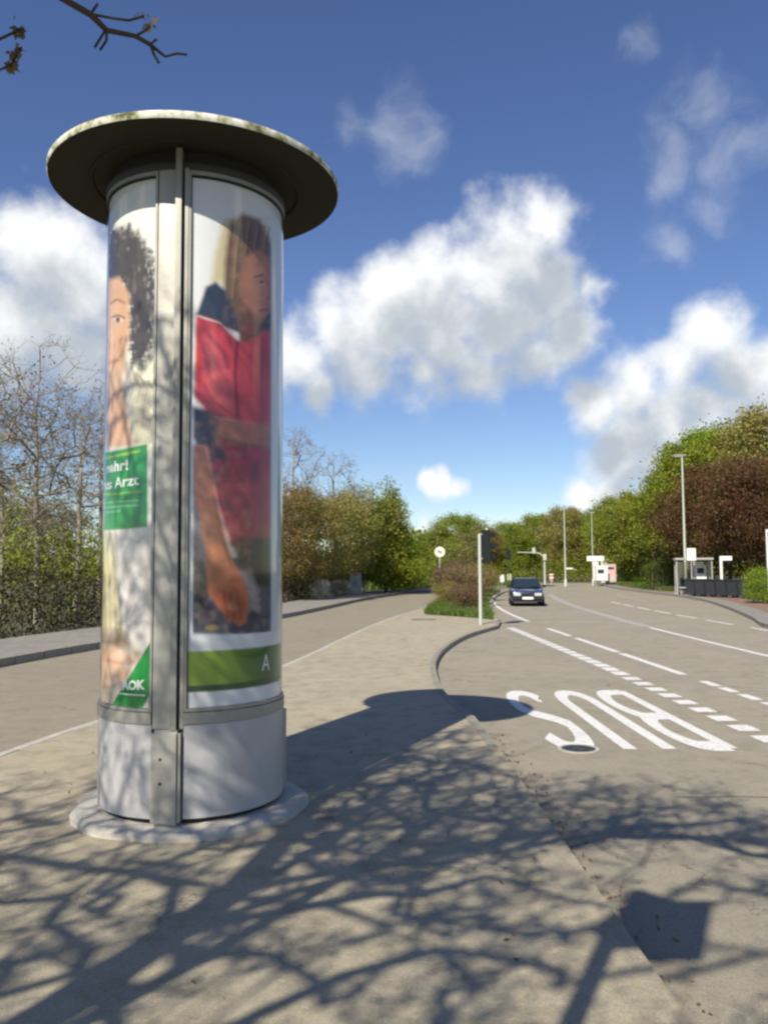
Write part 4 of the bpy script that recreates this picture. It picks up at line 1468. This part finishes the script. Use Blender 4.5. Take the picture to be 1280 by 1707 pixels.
lamp_post(20.0, 55.4, 9.25, -0.35, 'tall pale lamp post beside the bus shelter and the dark red tree', r=0.10)
l_ = lamp_post(17.9, 82.5, 7.6, -0.2, 'pale lamp post with a small plate, in front of the brownish green tree')
MB().box(0.05, 0.75, -0.02, 0.02, 1.7, 1.85).build('plate', 'sign_white', l_)
lamp_post(21.5, 86, 7.5, 0.1, 'thin pale lamp post standing right behind the white direction sign', r=0.07)
pl_lamp = tag(empty('path_lamp', (-2.05, 59, 0.05)), 'slim mushroom headed path lamp at the back of the side road sidewalk', 'street lamp')
pole_part(pl_lamp, 0.05, 0.04, 4.2)
MB().lathe([(0.05, 4.18), (0.14, 4.2), (0.16, 4.36), (0.28, 4.38), (0.05, 4.47)], 20).build('lamp_head', 'sign_white', pl_lamp, smooth=40)

cb = tag(empty('switch_cabinet', (-1.95, 56.2, 0.09)), 'grey roadside switch cabinet under the slim path lamp', 'cabinet')
MB().box(-0.42, 0.42, -0.18, 0.18, 0, 0.12).build('base', 'concrete', cb)
MB().box(-0.40, 0.40, -0.17, 0.17, 0.12, 1.42).build('housing', 'cabinet_grey', cb, bevel=0.012)
MB().box(-0.44, 0.44, -0.21, 0.21, 1.421, 1.47).build('roof', 'cabinet_grey', cb, bevel=0.01)
for s in (-1, 1):
    dd = MB().box(s * 0.2 - 0.18, s * 0.2 + 0.18, -0.184, -0.1705, 0.18, 1.36).build('door', 'cabinet_grey', cb)
    MB().box(s * 0.05 - 0.015, s * 0.05 + 0.015, -0.2, -0.1845, 0.7, 0.85).build('handle', 'bin_dark', dd)

# bus shelter, its stop sign, bins and posts on the right footpath
sh = tag(empty('bus_shelter', (19.7, 53.2, 0.02), dg(-14)), 'small glazed bus shelter with grey frame beside the tall lamp post', 'bus shelter')
for x_ in (-1.05, 0, 1.05):
    for y_ in (-0.55, 0.55):
        MB().box(x_ - 0.035, x_ + 0.035, y_ - 0.035, y_ + 0.035, 0, 2.2).build('post', 'galvanised', sh)
MB().box(-1.15, 1.15, -0.7, 0.65, 2.2, 2.34).build('roof', 'galvanised', sh, bevel=0.02)
for x_ in (-0.525, 0.525):
    MB().box(x_ - 0.48, x_ + 0.48, 0.54, 0.56, 0.25, 2.1).build('glass_panel', 'shelter_glass', sh)
for x_ in (-1.05, 1.05):
    MB().box(x_ - 0.008, x_ + 0.008, -0.5, 0.5, 0.25, 2.1).build('glass_panel', 'shelter_glass', sh)
MB().box(0.15, 0.85, 0.50, 0.535, 1.0, 1.9).build('timetable_board', 'sign_white', sh)
MB().box(0.3, 0.7, 0.494, 0.4995, 1.35, 1.7).build('timetable', 'sign_dark', sh)
bn = MB().box(-0.9, 0.1, 0.05, 0.42, 0.42, 0.47).build('bench', 'cabinet_grey', sh)
for x_ in (-0.75, -0.05):
    MB().box(x_ - 0.03, x_ + 0.03, 0.2, 0.26, 0, 0.42).build('leg', 'galvanised', bn)
st = tag(empty('stop_sign_post', (19.0, 51.6, 0.02)), 'white rectangular stop plate on a thin post in front of the bus shelter', 'road sign')
pole_part(st, 0.04, 0.04, 2.95)
MB().box(-0.28, 0.28, -0.07, -0.045, 2.15, 2.92).build('plate', 'sign_white', st, bevel=0.01)
ws = tag(empty('advert_panel', (19.05, 54.0, 0.02), dg(45)), 'narrow white upright panel at the road end of the bus shelter', 'panel')
MB().box(-0.24, 0.24, -0.05, 0.05, 0.1, 1.6).build('board', 'sign_white', ws, bevel=0.02)
MB().box(-0.25, 0.25, -0.04, 0.04, -0.02, 0.1).build('foot', 'galvanised', ws)
binm = {}
for i in range(6):
    f_ = i / 5
    o = tag(empty('waste_bin', (18.75 + 1.35 * f_, 50.6 - 4.4 * f_, 0.02), dg(-72)), 'dark grey wheeled waste bin in the row before the red tree', 'waste bin', 'row of dark waste bins')
    if not binm:
        b1 = MB()
        b1.add([(-0.32, -0.30, 0.1), (0.32, -0.30, 0.1), (0.32, 0.30, 0.1), (-0.32, 0.30, 0.1), (-0.38, -0.37, 0.95), (0.38, -0.37, 0.95), (0.38, 0.37, 0.95), (-0.38, 0.37, 0.95)],
               [(3, 2, 1, 0), (4, 5, 6, 7), (0, 1, 5, 4), (1, 2, 6, 5), (2, 3, 7, 6), (3, 0, 4, 7)])
        binm['body'] = b1.mesh('body', bevel=0.02)
        binm['lid'] = MB().box(-0.40, 0.40, -0.40, 0.40, 0.951, 1.03).mesh('lid', bevel=0.03)
        binm['wheel'] = MB().lathe([(0.1, -0.03), (0.1, 0.03)], 16).mesh('wheel')
    link('body', binm['body'], 'bin_dark', o)
    link('lid', binm['lid'], 'bin_dark', o)
    for s in (-1, 1):
        w_ = link('wheel', binm['wheel'], 'tyre', o)
        w_.rotation_euler = (0, math.pi / 2, 0)
        w_.location = (s * 0.3, 0.3, 0.1)
ns = tag(empty('name_sign', (20.15, 49.9, 0.02)), 'white angled post with a short name plate behind the bins', 'street sign')
MB().box(-0.07, 0.07, -0.04, 0.04, 0, 2.4).build('pole', 'sign_white', ns)
MB().box(0.071, 0.66, -0.02, 0.02, 2.14, 2.4).build('plate', 'sign_white', ns)
fs = tag(empty('framed_sign', (19.55, 41.6, 0.02)), 'dark sign in a white frame by the dark red tree', 'street sign')
for x_ in (-0.42, 0.42):
    MB().box(x_ - 0.035, x_ + 0.035, -0.03, 0.03, 0, 3.62).build('post', 'sign_white', fs)
MB().box(-0.38, 0.38, -0.026, 0.026, 3.5, 3.6).build('frame_bar', 'sign_white', fs)
MB().box(-0.38, 0.38, -0.012, 0.012, 2.65, 3.495).build('plate', 'bin_dark', fs)

# far junction: signals, signs, boards
sg = tag(empty('far_signal', (13.0, 87, -0.05)), 'dark green signal post far up the road behind the dark car', 'traffic light')
pole_part(sg, 0.07, 0.06, 3.6, 'signal_green')
MB().box(-0.2, 0.2, -0.15, 0.15, 2.75, 3.75).build('signal_head', 'signal_black', sg, bevel=0.03)
ti = sheet('mast_support', [(16.2, 86), (17.6, 86), (18.8, 95), (17.6, 95)], ROAD_Z + 0.1, 'walk_slabs')  # support added under the mast, which stands mid-road
tag(ti, kind='structure')
sg2 = tag(empty('mast_arm_signal', (17.3, 90, 0)), 'pale mast with an arm reaching over the road far behind the dark car', 'traffic light')
pole_part(sg2, 0.11, 0.09, 3.1, 'pale_pole')
MB().tube([(0, 0, 2.95), (-0.5, 0, 3.35), (-0.9, 0, 3.45), (-2.9, 0, 3.5)], [0.08, 0.07, 0.06, 0.05], 8).build('arm', 'pale_pole', sg2, smooth=60)
MB().box(-0.18, 0.18, -0.25, -0.1, 2.6, 3.3).build('signal_head', 'pale_pole', sg2, bevel=0.03)
MB().box(-1.3, -1.0, -0.16, 0.16, 3.35, 4.0).build('signal_head', 'pale_pole', sg2, bevel=0.03)
for px, d, mt, lab in ((835, 80, 'sign_white', 'short white marker post by the far kerb, next to the black traffic light'),
                       (847, 92, 'sign_cream', 'short cream marker post at the foot of the far green signal'),
                       (917, 88, 'sign_white', 'red and white marker beside the foot of the pale mast arm')):
    x_, y_ = at(px, d)
    o = tag(empty('marker_post', (x_, y_, -0.08)), lab, 'marker post', 'marker posts at the junction')
    MB().box(-0.06, 0.06, -0.05, 0.05, 0, 0.6).build('post', 'galvanised', o)
    MB().box(-0.2, 0.2, -0.06, -0.035, 0.55, 1.25).build('plate', mt, o)
    if px == 917:
        for zz_ in (0.6, 0.95):
            MB().box(-0.2, 0.2, -0.066, -0.0605, zz_, zz_ + 0.16).build('stripe', 'sign_red', o)
ds = tag(empty('direction_sign', (21.0, 83, 0)), 'wide white direction plate on a post above the notice boards', 'road sign')
pole_part(ds, 0.06, 0.06, 3.0)
MB().box(-0.85, 0.85, -0.10, -0.065, 2.45, 2.95).build('plate', 'sign_white', ds)
MB().box(-0.3, 0.3, -0.09, -0.065, 2.0, 2.4).build('plate', 'sign_white', ds)
n1_ = tag(empty('notice_board', (22.3, 86, 0)), 'large white notice board with a dark panel on the grass verge', 'notice board')
for x_ in (-0.55, 0.55):
    MB().box(x_ - 0.05, x_ + 0.05, 0.0, 0.08, 0, 0.5).build('leg', 'bin_dark', n1_)
MB().box(-0.75, 0.75, -0.06, 0.06, 0.42, 2.0).build('board', 'sign_white', n1_, bevel=0.05)
MB().box(-0.32, 0.32, -0.08, -0.0605, 1.2, 1.6).build('dark_panel', 'bin_dark', n1_)
n2_ = tag(empty('notice_board', (23.6, 86.8, 0), dg(-25)), 'narrow pinkish notice board beside the large white one', 'notice board')
for x_ in (-0.35, 0.35):
    MB().box(x_ - 0.05, x_ + 0.05, 0.0, 0.08, 0, 0.4).build('leg', 'bin_dark', n2_)
MB().box(-0.5, 0.5, -0.05, 0.05, 0.25, 2.15).build('board', 'sign_pink', n2_, bevel=0.03)
MB().box(-0.4, 0.3, -0.07, -0.0505, 1.6, 1.85).build('dark_panel', 'bin_dark', n2_)
MB().box(-0.4, 0.4, -0.07, -0.0505, 0.35, 0.8).build('pale_panel', 'cabinet_grey', n2_)
hs = tag(empty('house', (30.6, 100, -0.1), dg(-14)), 'cream house with brown roof half hidden by the far green trees', 'house')
MB().box(-4.5, 4.5, -3, 3, 0, 3.6).build('wall', 'render_cream', hs)
rf = MB().add([(-4.9, -3.5, 3.601), (4.9, -3.5, 3.601), (4.9, 3.5, 3.601), (-4.9, 3.5, 3.601), (-4.9, 0, 6.2), (4.9, 0, 6.2)], [(3, 2, 1, 0), (0, 1, 5, 4), (2, 3, 4, 5), (1, 2, 5), (3, 0, 4)]).build('roof', 'roof_tile', hs)
MB().box(2.0, 2.6, 0.6, 1.2, 5.0, 6.9).build('chimney', 'roof_tile', rf)
for x_ in (-3.1, -0.9, 2.9):
    w_ = MB().box(x_ - 0.55, x_ + 0.55, -3.03, -2.995, 1.1, 2.5).build('window', 'window_dark', hs)
    MB().box(x_ - 0.63, x_ + 0.63, -3.1, -2.99, 1.0, 1.095).build('sill', 'sign_white', w_)
dd = MB().box(0.6, 1.6, -3.04, -2.995, 0, 2.1).build('door', 'sign_dark', hs)
MB().box(1.42, 1.5, -3.1, -3.041, 0.95, 1.1).build('handle', 'galvanised', dd)

# ------------------------------------------------------------------ oncoming car
car = tag(empty('oncoming_car', (7.2, 42.6, ROAD_Z), dg(-7)), 'dark blue boxy hatchback driving towards the column on the road', 'car')
SEC = [  # y, half width low, half width belt, z low, z belt, z mid
    (-2.08, 0.66, 0.60, 0.30, 0.60), (-2.02, 0.76, 0.72, 0.22, 0.70), (-1.6, 0.81, 0.77, 0.20, 0.80), (-0.95, 0.82, 0.79, 0.20, 0.88),
    (0.0, 0.825, 0.80, 0.20, 0.90), (1.2, 0.825, 0.80, 0.20, 0.91), (1.75, 0.80, 0.77, 0.22, 0.92), (1.98, 0.74, 0.70, 0.28, 0.88)]
V, F = [], []
for (y_, wl, wb, zl, zb) in SEC:
    V += [(-wl + 0.06, y_, zl), (-wl, y_, zl + 0.12), (-wl - 0.01, y_, (zl + zb) / 2 + 0.05), (-wb, y_, zb - 0.03), (-wb + 0.10, y_, zb),
          (0, y_, zb + 0.025), (wb - 0.10, y_, zb), (wb, y_, zb - 0.03), (wl + 0.01, y_, (zl + zb) / 2 + 0.05), (wl, y_, zl + 0.12), (wl - 0.06, y_, zl)]
m_ = 11
for i in range(len(SEC) - 1):
    F += [(i * m_ + j, i * m_ + (j + 1) % m_, (i + 1) * m_ + (j + 1) % m_, (i + 1) * m_ + j) for j in range(m_)]
F += [tuple(range(m_)), tuple(range((len(SEC) - 1) * m_, len(SEC) * m_))[::-1]]
MB().add(V, F).build('body', 'car_paint', car, smooth=35)
gh0 = [(-0.74, -0.92, 0.885), (0.74, -0.92, 0.885), (0.76, 1.80, 0.92), (-0.76, 1.80, 0.92)]
gh1 = [(-0.56, -0.28, 1.335), (0.56, -0.28, 1.335), (0.57, 1.30, 1.36), (-0.57, 1.30, 1.36)]
cabin = MB().add(gh0 + gh1, [(3, 2, 1, 0), (4, 5, 6, 7), (0, 1, 5, 4), (1, 2, 6, 5), (2, 3, 7, 6), (3, 0, 4, 7)]).build('cabin', 'car_paint', car, bevel=0.035, smooth=40)


def pane(a, b_, c, d_, ins, out, name):
    """glass set a few millimetres proud of the cabin face a-b-c-d"""
    P_ = [Vector(q) for q in (a, b_, c, d_)]
    ctr = sum(P_, Vector()) / 4
    nn = (P_[1] - P_[0]).cross(P_[3] - P_[0]).normalized() * out
    q0 = [ctr + (p - ctr) * ins + nn * 0.2 for p in P_]
    q1 = [ctr + (p - ctr) * ins + nn for p in P_]
    return MB().add(q0 + q1, [(3, 2, 1, 0), (4, 5, 6, 7), (0, 1, 5, 4), (1, 2, 6, 5), (2, 3, 7, 6), (3, 0, 4, 7)]).build(name, 'car_glass', car)


ws_ = pane(gh0[0], gh0[1], gh1[1], gh1[0], 0.88, 0.014, 'windscreen')
pane(gh0[2], gh0[3], gh1[3], gh1[2], 0.86, 0.014, 'rear_window')
for s in (0, 1):
    lo_ = (gh0[1], gh0[2]) if s == 0 else (gh0[3], gh0[0])
    hi_ = (gh1[1], gh1[2]) if s == 0 else (gh1[3], gh1[0])
    md0 = (Vector(lo_[0]) + Vector(lo_[1])) / 2
    md1 = (Vector(hi_[0]) + Vector(hi_[1])) / 2
    pane(lo_[0], md0, md1, hi_[0], 0.84, 0.012, 'side_window')
    pane(md0, lo_[1], hi_[1], md1, 0.84, 0.012, 'side_window')
for s in (-1, 1):
    MB().box(s * 0.5 - 0.17, s * 0.5 + 0.17, -2.11, -2.04, 0.52, 0.66).build('headlight', 'headlamp', car, bevel=0.015)
    mi = MB().box(s * 0.88 - 0.09, s * 0.88 + 0.09, -0.78, -0.68, 0.90, 1.04).build('mirror', 'car_trim', car, bevel=0.025)
    MB().box(s * 0.78 - 0.05, s * 0.78 + 0.05, -0.74, -0.70, 0.88, 0.92).build('mirror_arm', 'car_trim', mi)
MB().box(-0.32, 0.32, -2.105, -2.04, 0.53, 0.65).build('grille', 'car_trim', car, bevel=0.01)
MB().box(-0.78, 0.78, -2.17, -2.0, 0.34, 0.49).build('bumper', 'car_trim', car, bevel=0.03)
MB().box(-0.26, 0.26, -2.19, -2.172, 0.36, 0.47).build('licence_plate', 'plate_white', car)
for s in (-1, 1):
    wp = MB().tube([(s * 0.1, -1.02, 0.89), (s * 0.1 + 0.45, -0.86, 0.95)], 0.01, 5).build('wiper', 'car_trim', ws_)
tyre = MB().lathe([(0.17, -0.08), (0.27, -0.09), (0.295, -0.06), (0.295, 0.06), (0.27, 0.09), (0.17, 0.08)], 28).mesh('tyre', smooth=40)
rim = MB().lathe([(0.172, -0.05), (0.172, 0.07), (0.12, 0.055), (0.05, 0.075), (0.01, 0.075)], 20).mesh('rim', smooth=40)
for x_ in (-0.74, 0.74):
    for y_ in (-1.32, 1.25):
        w_ = empty('wheel', (x_, y_, 0.295))
        w_.parent = car
        w_.rotation_euler = (0, math.pi / 2 * (1 if x_ > 0 else -1), 0)
        link('tyre', tyre, 'tyre', w_)
        link('rim', rim, 'rim_metal', w_)

# ------------------------------------------------------------------ sign pole and tree by the photographer, known by their shadows
COT = 1 / math.tan(SUN_EL)
sp = tag(empty('stop_pole', (-0.90, -0.12, 0)), 'tall pole with a square flag sign whose shadow falls across the pavement', 'sign pole')
MB().lathe([(0.048, -0.05), (0.048, 4.78), (0.02, 4.80)], 14).build('pole', 'galvanised', sp, smooth=40)
MB().box(0.05, 0.44, -0.012, 0.012, 3.98, 4.66).build('plate', 'sign_white', sp, bevel=0.004)
MB().add([(0.0, -0.03, 4.66), (0.22, -0.012, 4.665), (0.22, 0.012, 4.665), (0.0, 0.03, 4.66), (0.0, 0, 4.84)], [(0, 1, 2, 3), (0, 1, 4), (1, 2, 4), (2, 3, 4), (3, 0, 4)]).build('cap', 'galvanised', sp)
for zz_ in (4.1, 4.5):
    MB().box(-0.06, 0.06, -0.058, 0.058, zz_, zz_ + 0.04).build('clamp', 'galvanised', sp)

rs = np.random.RandomState(77)
trunk = np.array([(-3.05, -0.42, -0.1), (-3.05, -0.42, 0.5), (-3.06, -0.40, 1.1), (-3.07, -0.40, 1.7), (-3.08, -0.39, 2.3), (-3.08, -0.38, 2.9), (-3.1, -0.36, 3.64), (-3.12, -0.33, 4.3),
                  (-3.15, -0.3, 4.9), (-3.35, -0.26, 5.6), (-3.6, -0.2, 6.4), (-3.65, -0.1, 7.2), (-3.6, 0.0, 8.0), (-3.62, 0.05, 8.8)])
limbs = [  # main limbs: start on the trunk, end in the crown
    [(-3.08, -0.37, 3.0), (-2.5, 0.35, 3.35), (-1.9, 1.3, 3.66), (-1.4, 2.2, 3.78), (-1.12, 2.75, 3.745), (-1.04, 2.85, 3.745), (-1.0, 2.9, 3.72), (-0.91, 2.95, 3.73), (-0.87, 3.0, 3.73), (-0.82, 3.03, 3.7)],
    [(-3.1, -0.36, 3.6), (-2.75, 0.4, 3.65), (-2.2, 1.6, 3.7), (-1.75, 2.6, 3.72), (-1.48, 3.0, 3.73), (-1.43, 3.05, 3.8), (-1.40, 3.1, 3.86)],
    [(-3.15, -0.3, 4.9), (-2.6, -0.2, 5.05), (-2.05, -0.05, 5.2), (-1.6, 0.05, 5.4), (-1.12, 0.17, 5.6), (-0.6, 0.4, 5.8), (0.0, 0.6, 5.95)],
    [(-3.12, -0.33, 4.5), (-3.5, -0.2, 4.85), (-3.83, -0.16, 5.0), (-4.3, -0.05, 5.0), (-4.76, 0.11, 5.05)],
    [(-3.35, -0.26, 5.6), (-2.9, 0.3, 6.1), (-2.4, 0.9, 6.6), (-1.8, 1.5, 7.0), (-1.2, 1.9, 7.4)],
    [(-3.12, -0.33, 4.3), (-2.7, 0.0, 4.5), (-2.1, 0.35, 4.7), (-1.4, 0.6, 4.9), (-0.7, 0.8, 5.0), (0.1, 0.9, 5.1)],
    [(-3.6, -0.2, 6.4), (-3.3, 0.4, 7.2), (-3.0, 1.0, 7.8), (-2.7, 1.5, 8.3)]]
Nn = [np.array(p) for p in trunk]
pr = [-1] + list(range(len(trunk) - 1))
for L in limbs:
    j = int(np.argmin([np.linalg.norm(np.array(L[0]) - q) for q in trunk]))
    for p in L[1:]:
        Nn.append(np.array(p))
        pr.append(j)
        j = len(Nn) - 1
n_fix = len(Nn)
att = []
while len(att) < 1480:
    gx, gy, z = rs.uniform(-4.6, 2.75), rs.uniform(1.6, 9.8), rs.uniform(3.9, 9.0)
    # sparse on its far side; the paved bay keeps more sun
    edge = 7.9 - 0.35 * max(0, gx) if gx > -1.2 else 7.2
    if gx > -0.9 and gx < 1.0:
        edge = 9.3
    if gy > edge or (gy > edge - 1.2 and rs.rand() < 0.5):
        continue
    if (gx > 0.9 and gy < 5.6 and rs.rand() < 0.6) or (0.6 < gx < 2.0 and gy < 5.2 and rs.rand() < 0.5):
        continue
    if -2.3 < gx < -0.7 and 4.9 < gy < 6.3 and rs.rand() < 0.45:
        continue
    if -1.3 < gx < 0.2 and gy < 5.0 and rs.rand() < 0.45:
        continue
    if gx + 0.2 * (gy - 4) < -1.6 and rs.rand() < 0.25:
        continue
    p = np.array([gx - math.sin(SUN_AZ) * COT * z, gy - math.cos(SUN_AZ) * COT * z, z])
    e = ((p[0] + 2.1) / 4.2) ** 2 + ((p[1] - 0.1) / 3.2) ** 2 + ((p[2] - 6.2) / 2.9) ** 2
    if e > 1:
        continue
    if p[1] > 0.1 and abs(p[0]) / p[1] < 0.62 and (p[2] - 1.75) / p[1] < 0.95:
        continue
    att.append(p)
att = np.array(att)
cap = n_fix + len(att) * 12
arr = np.zeros((cap, 3))
arr[:n_fix] = Nn
cnt = n_fix
ax = np.array(Nn)
order = sorted(range(len(att)), key=lambda i: np.linalg.norm(ax - att[i], axis=1).min())
for i in order:
    a = att[i]
    A = arr[:cnt]
    d = np.linalg.norm(A - a, axis=1)
    cost = d + 1.2 * np.maximum(0, A[:, 2] - a[2] + 0.2 * d) + (A[:, 2] < 2.9) * 50
    j = int(np.argmin(cost))
    L = d[j]
    k_ = max(1, int(L / 0.3))
    p0 = arr[j].copy()
    for q in range(1, k_ + 1):
        u_ = q / k_
        p = p0 + (a - p0) * u_
        p[2] -= 0.07 * L * math.sin(math.pi * u_)
        if q < k_:
            p += rs.normal(0, 0.02, 3)
        arr[cnt] = p
        pr.append(j)
        j = cnt
        cnt += 1
# spurs: short twigs at the branch ends
ends = list(range(n_fix, cnt))
extra, epar = [], []
for i in ends:
    for _ in range(3 if rs.rand() < 0.2 else 2):
        dv = rs.normal(0, 1, 3)
        dv[2] = abs(dv[2]) * 0.6
        dv /= np.linalg.norm(dv)
        ln = rs.uniform(0.12, 0.38)
        m1 = arr[i] + dv * ln * 0.5 + rs.normal(0, 0.02, 3)
        e1 = arr[i] + dv * ln
        extra += [m1, e1]
        epar += [i, cnt + len(extra) - 2]
# spurs of the twig seen against the sky
vis = [((-1.04, 2.85, 3.745), (-0.97, 2.88, 3.75), (-0.92, 2.9, 3.755), (-0.87, 2.92, 3.785)), ((-1.0, 2.9, 3.72), (-1.0, 2.9, 3.68), (-1.02, 2.9, 3.64)),
       ((-0.91, 2.95, 3.73), (-0.88, 2.95, 3.745), (-0.86, 2.95, 3.765)), ((-0.87, 3.0, 3.73), (-0.855, 3.0, 3.69), (-0.835, 3.0, 3.655)), ((-0.82, 3.03, 3.70), (-0.78, 3.05, 3.725), (-0.75, 3.08, 3.74)),
       ((-0.87, 3.0, 3.73), (-0.845, 3.0, 3.75)), ((-1.0, 2.9, 3.655), (-1.04, 2.9, 3.65)), ((-1.48, 3.0, 3.73), (-1.46, 3.05, 3.66), (-1.43, 3.1, 3.72), (-1.41, 3.1, 3.765)), ((-1.04, 2.85, 3.745), (-1.02, 2.86, 3.79))]
A0 = arr[:cnt]
for L in vis:
    j = int(np.argmin(np.linalg.norm(A0 - np.array(L[0]), axis=1)))
    for p in L[1:]:
        extra.append(np.array(p))
        epar.append(j)
        j = cnt + len(extra) - 1
ALL = np.vstack([arr[:cnt], np.array(extra)])
PAR = np.array(list(pr) + epar)
rr = radii(ALL, PAR, 0.006, 2.4)
rr[:len(trunk)] = np.maximum(rr[:len(trunk)] * 0, np.interp(trunk[:, 2], [0, 1, 3.6, 5.0, 6.4, 8.8], [0.17, 0.14, 0.122, 0.112, 0.085, 0.02]))
nt = len(trunk)
(tv, tf), br = wood(ALL, PAR, np.where(np.arange(len(rr)) < nt, rr + 1e-3, np.minimum(rr, 0.045)), 5)
ft = tag(empty('pavement_tree', tuple(trunk[1] - np.array([0, 0, 0.5]))), 'bare budding tree on the pavement whose twigs hang into the sky', 'tree')
ft.location = (-3.05, -0.42, 0)
sh_ = np.array([-3.05, -0.42, 0])
link('trunk', np_mesh('trunk', tv - sh_, tf, True), 'bark', ft)
link('branches', np_mesh('branches', br[0] - sh_, br[1], True), 'bark', ft)
tips = np.array([e for e in extra[1:len(extra):2]])
inview = (tips[:, 1] > 1.2) & (np.abs(tips[:, 0]) / np.maximum(tips[:, 1], 0.1) < 0.6) & ((tips[:, 2] - 1.75) / np.maximum(tips[:, 1], 0.1) < 0.85)
tips = tips[~inview]
V, Q = leaves(tips - sh_, 3, 0.05, 0.05, rs)
link('buds', np_mesh('buds', V, Q), 'leaf_brown', ft)
bp_ = np.array([(-1.40, 3.1, 3.86), (-1.405, 3.1, 3.83), (-1.41, 3.1, 3.77), (-1.42, 3.1, 3.74), (-0.87, 2.92, 3.785), (-0.86, 2.95, 3.765), (-1.43, 3.1, 3.70)])
V, Q = leaves(bp_ - sh_, 7, 0.012, 0.03, rs)
link('young_leaves', np_mesh('young_leaves', V, Q), 'leaf_brown', ft)
# dry leaves gathered along the edge of the bay
rs = np.random.RandomState(41)
P = []
while len(P) < 200:
    y_ = rs.uniform(3.5, 9.5)
    x_ = 1.14 + abs(rs.normal(0, 0.16)) if rs.rand() < 0.7 else rs.uniform(-3, 1.1)
    P.append((x_, y_, (ROAD_Z if x_ > 1.12 else 0.0) + 0.012))
V, Q = leaves(np.array(P), 1, 0.002, 0.027, rs, 0.5)
tag(link('leaf_litter', np_mesh('leaf_litter', V, Q), 'leaf_brown'), 'small dry brown leaves lying along the edge of the bus bay', 'leaf litter', kind='stuff')
print('verts', sum(len(m.vertices) for m in bpy.data.meshes), 'faces', sum(len(m.polygons) for m in bpy.data.meshes))
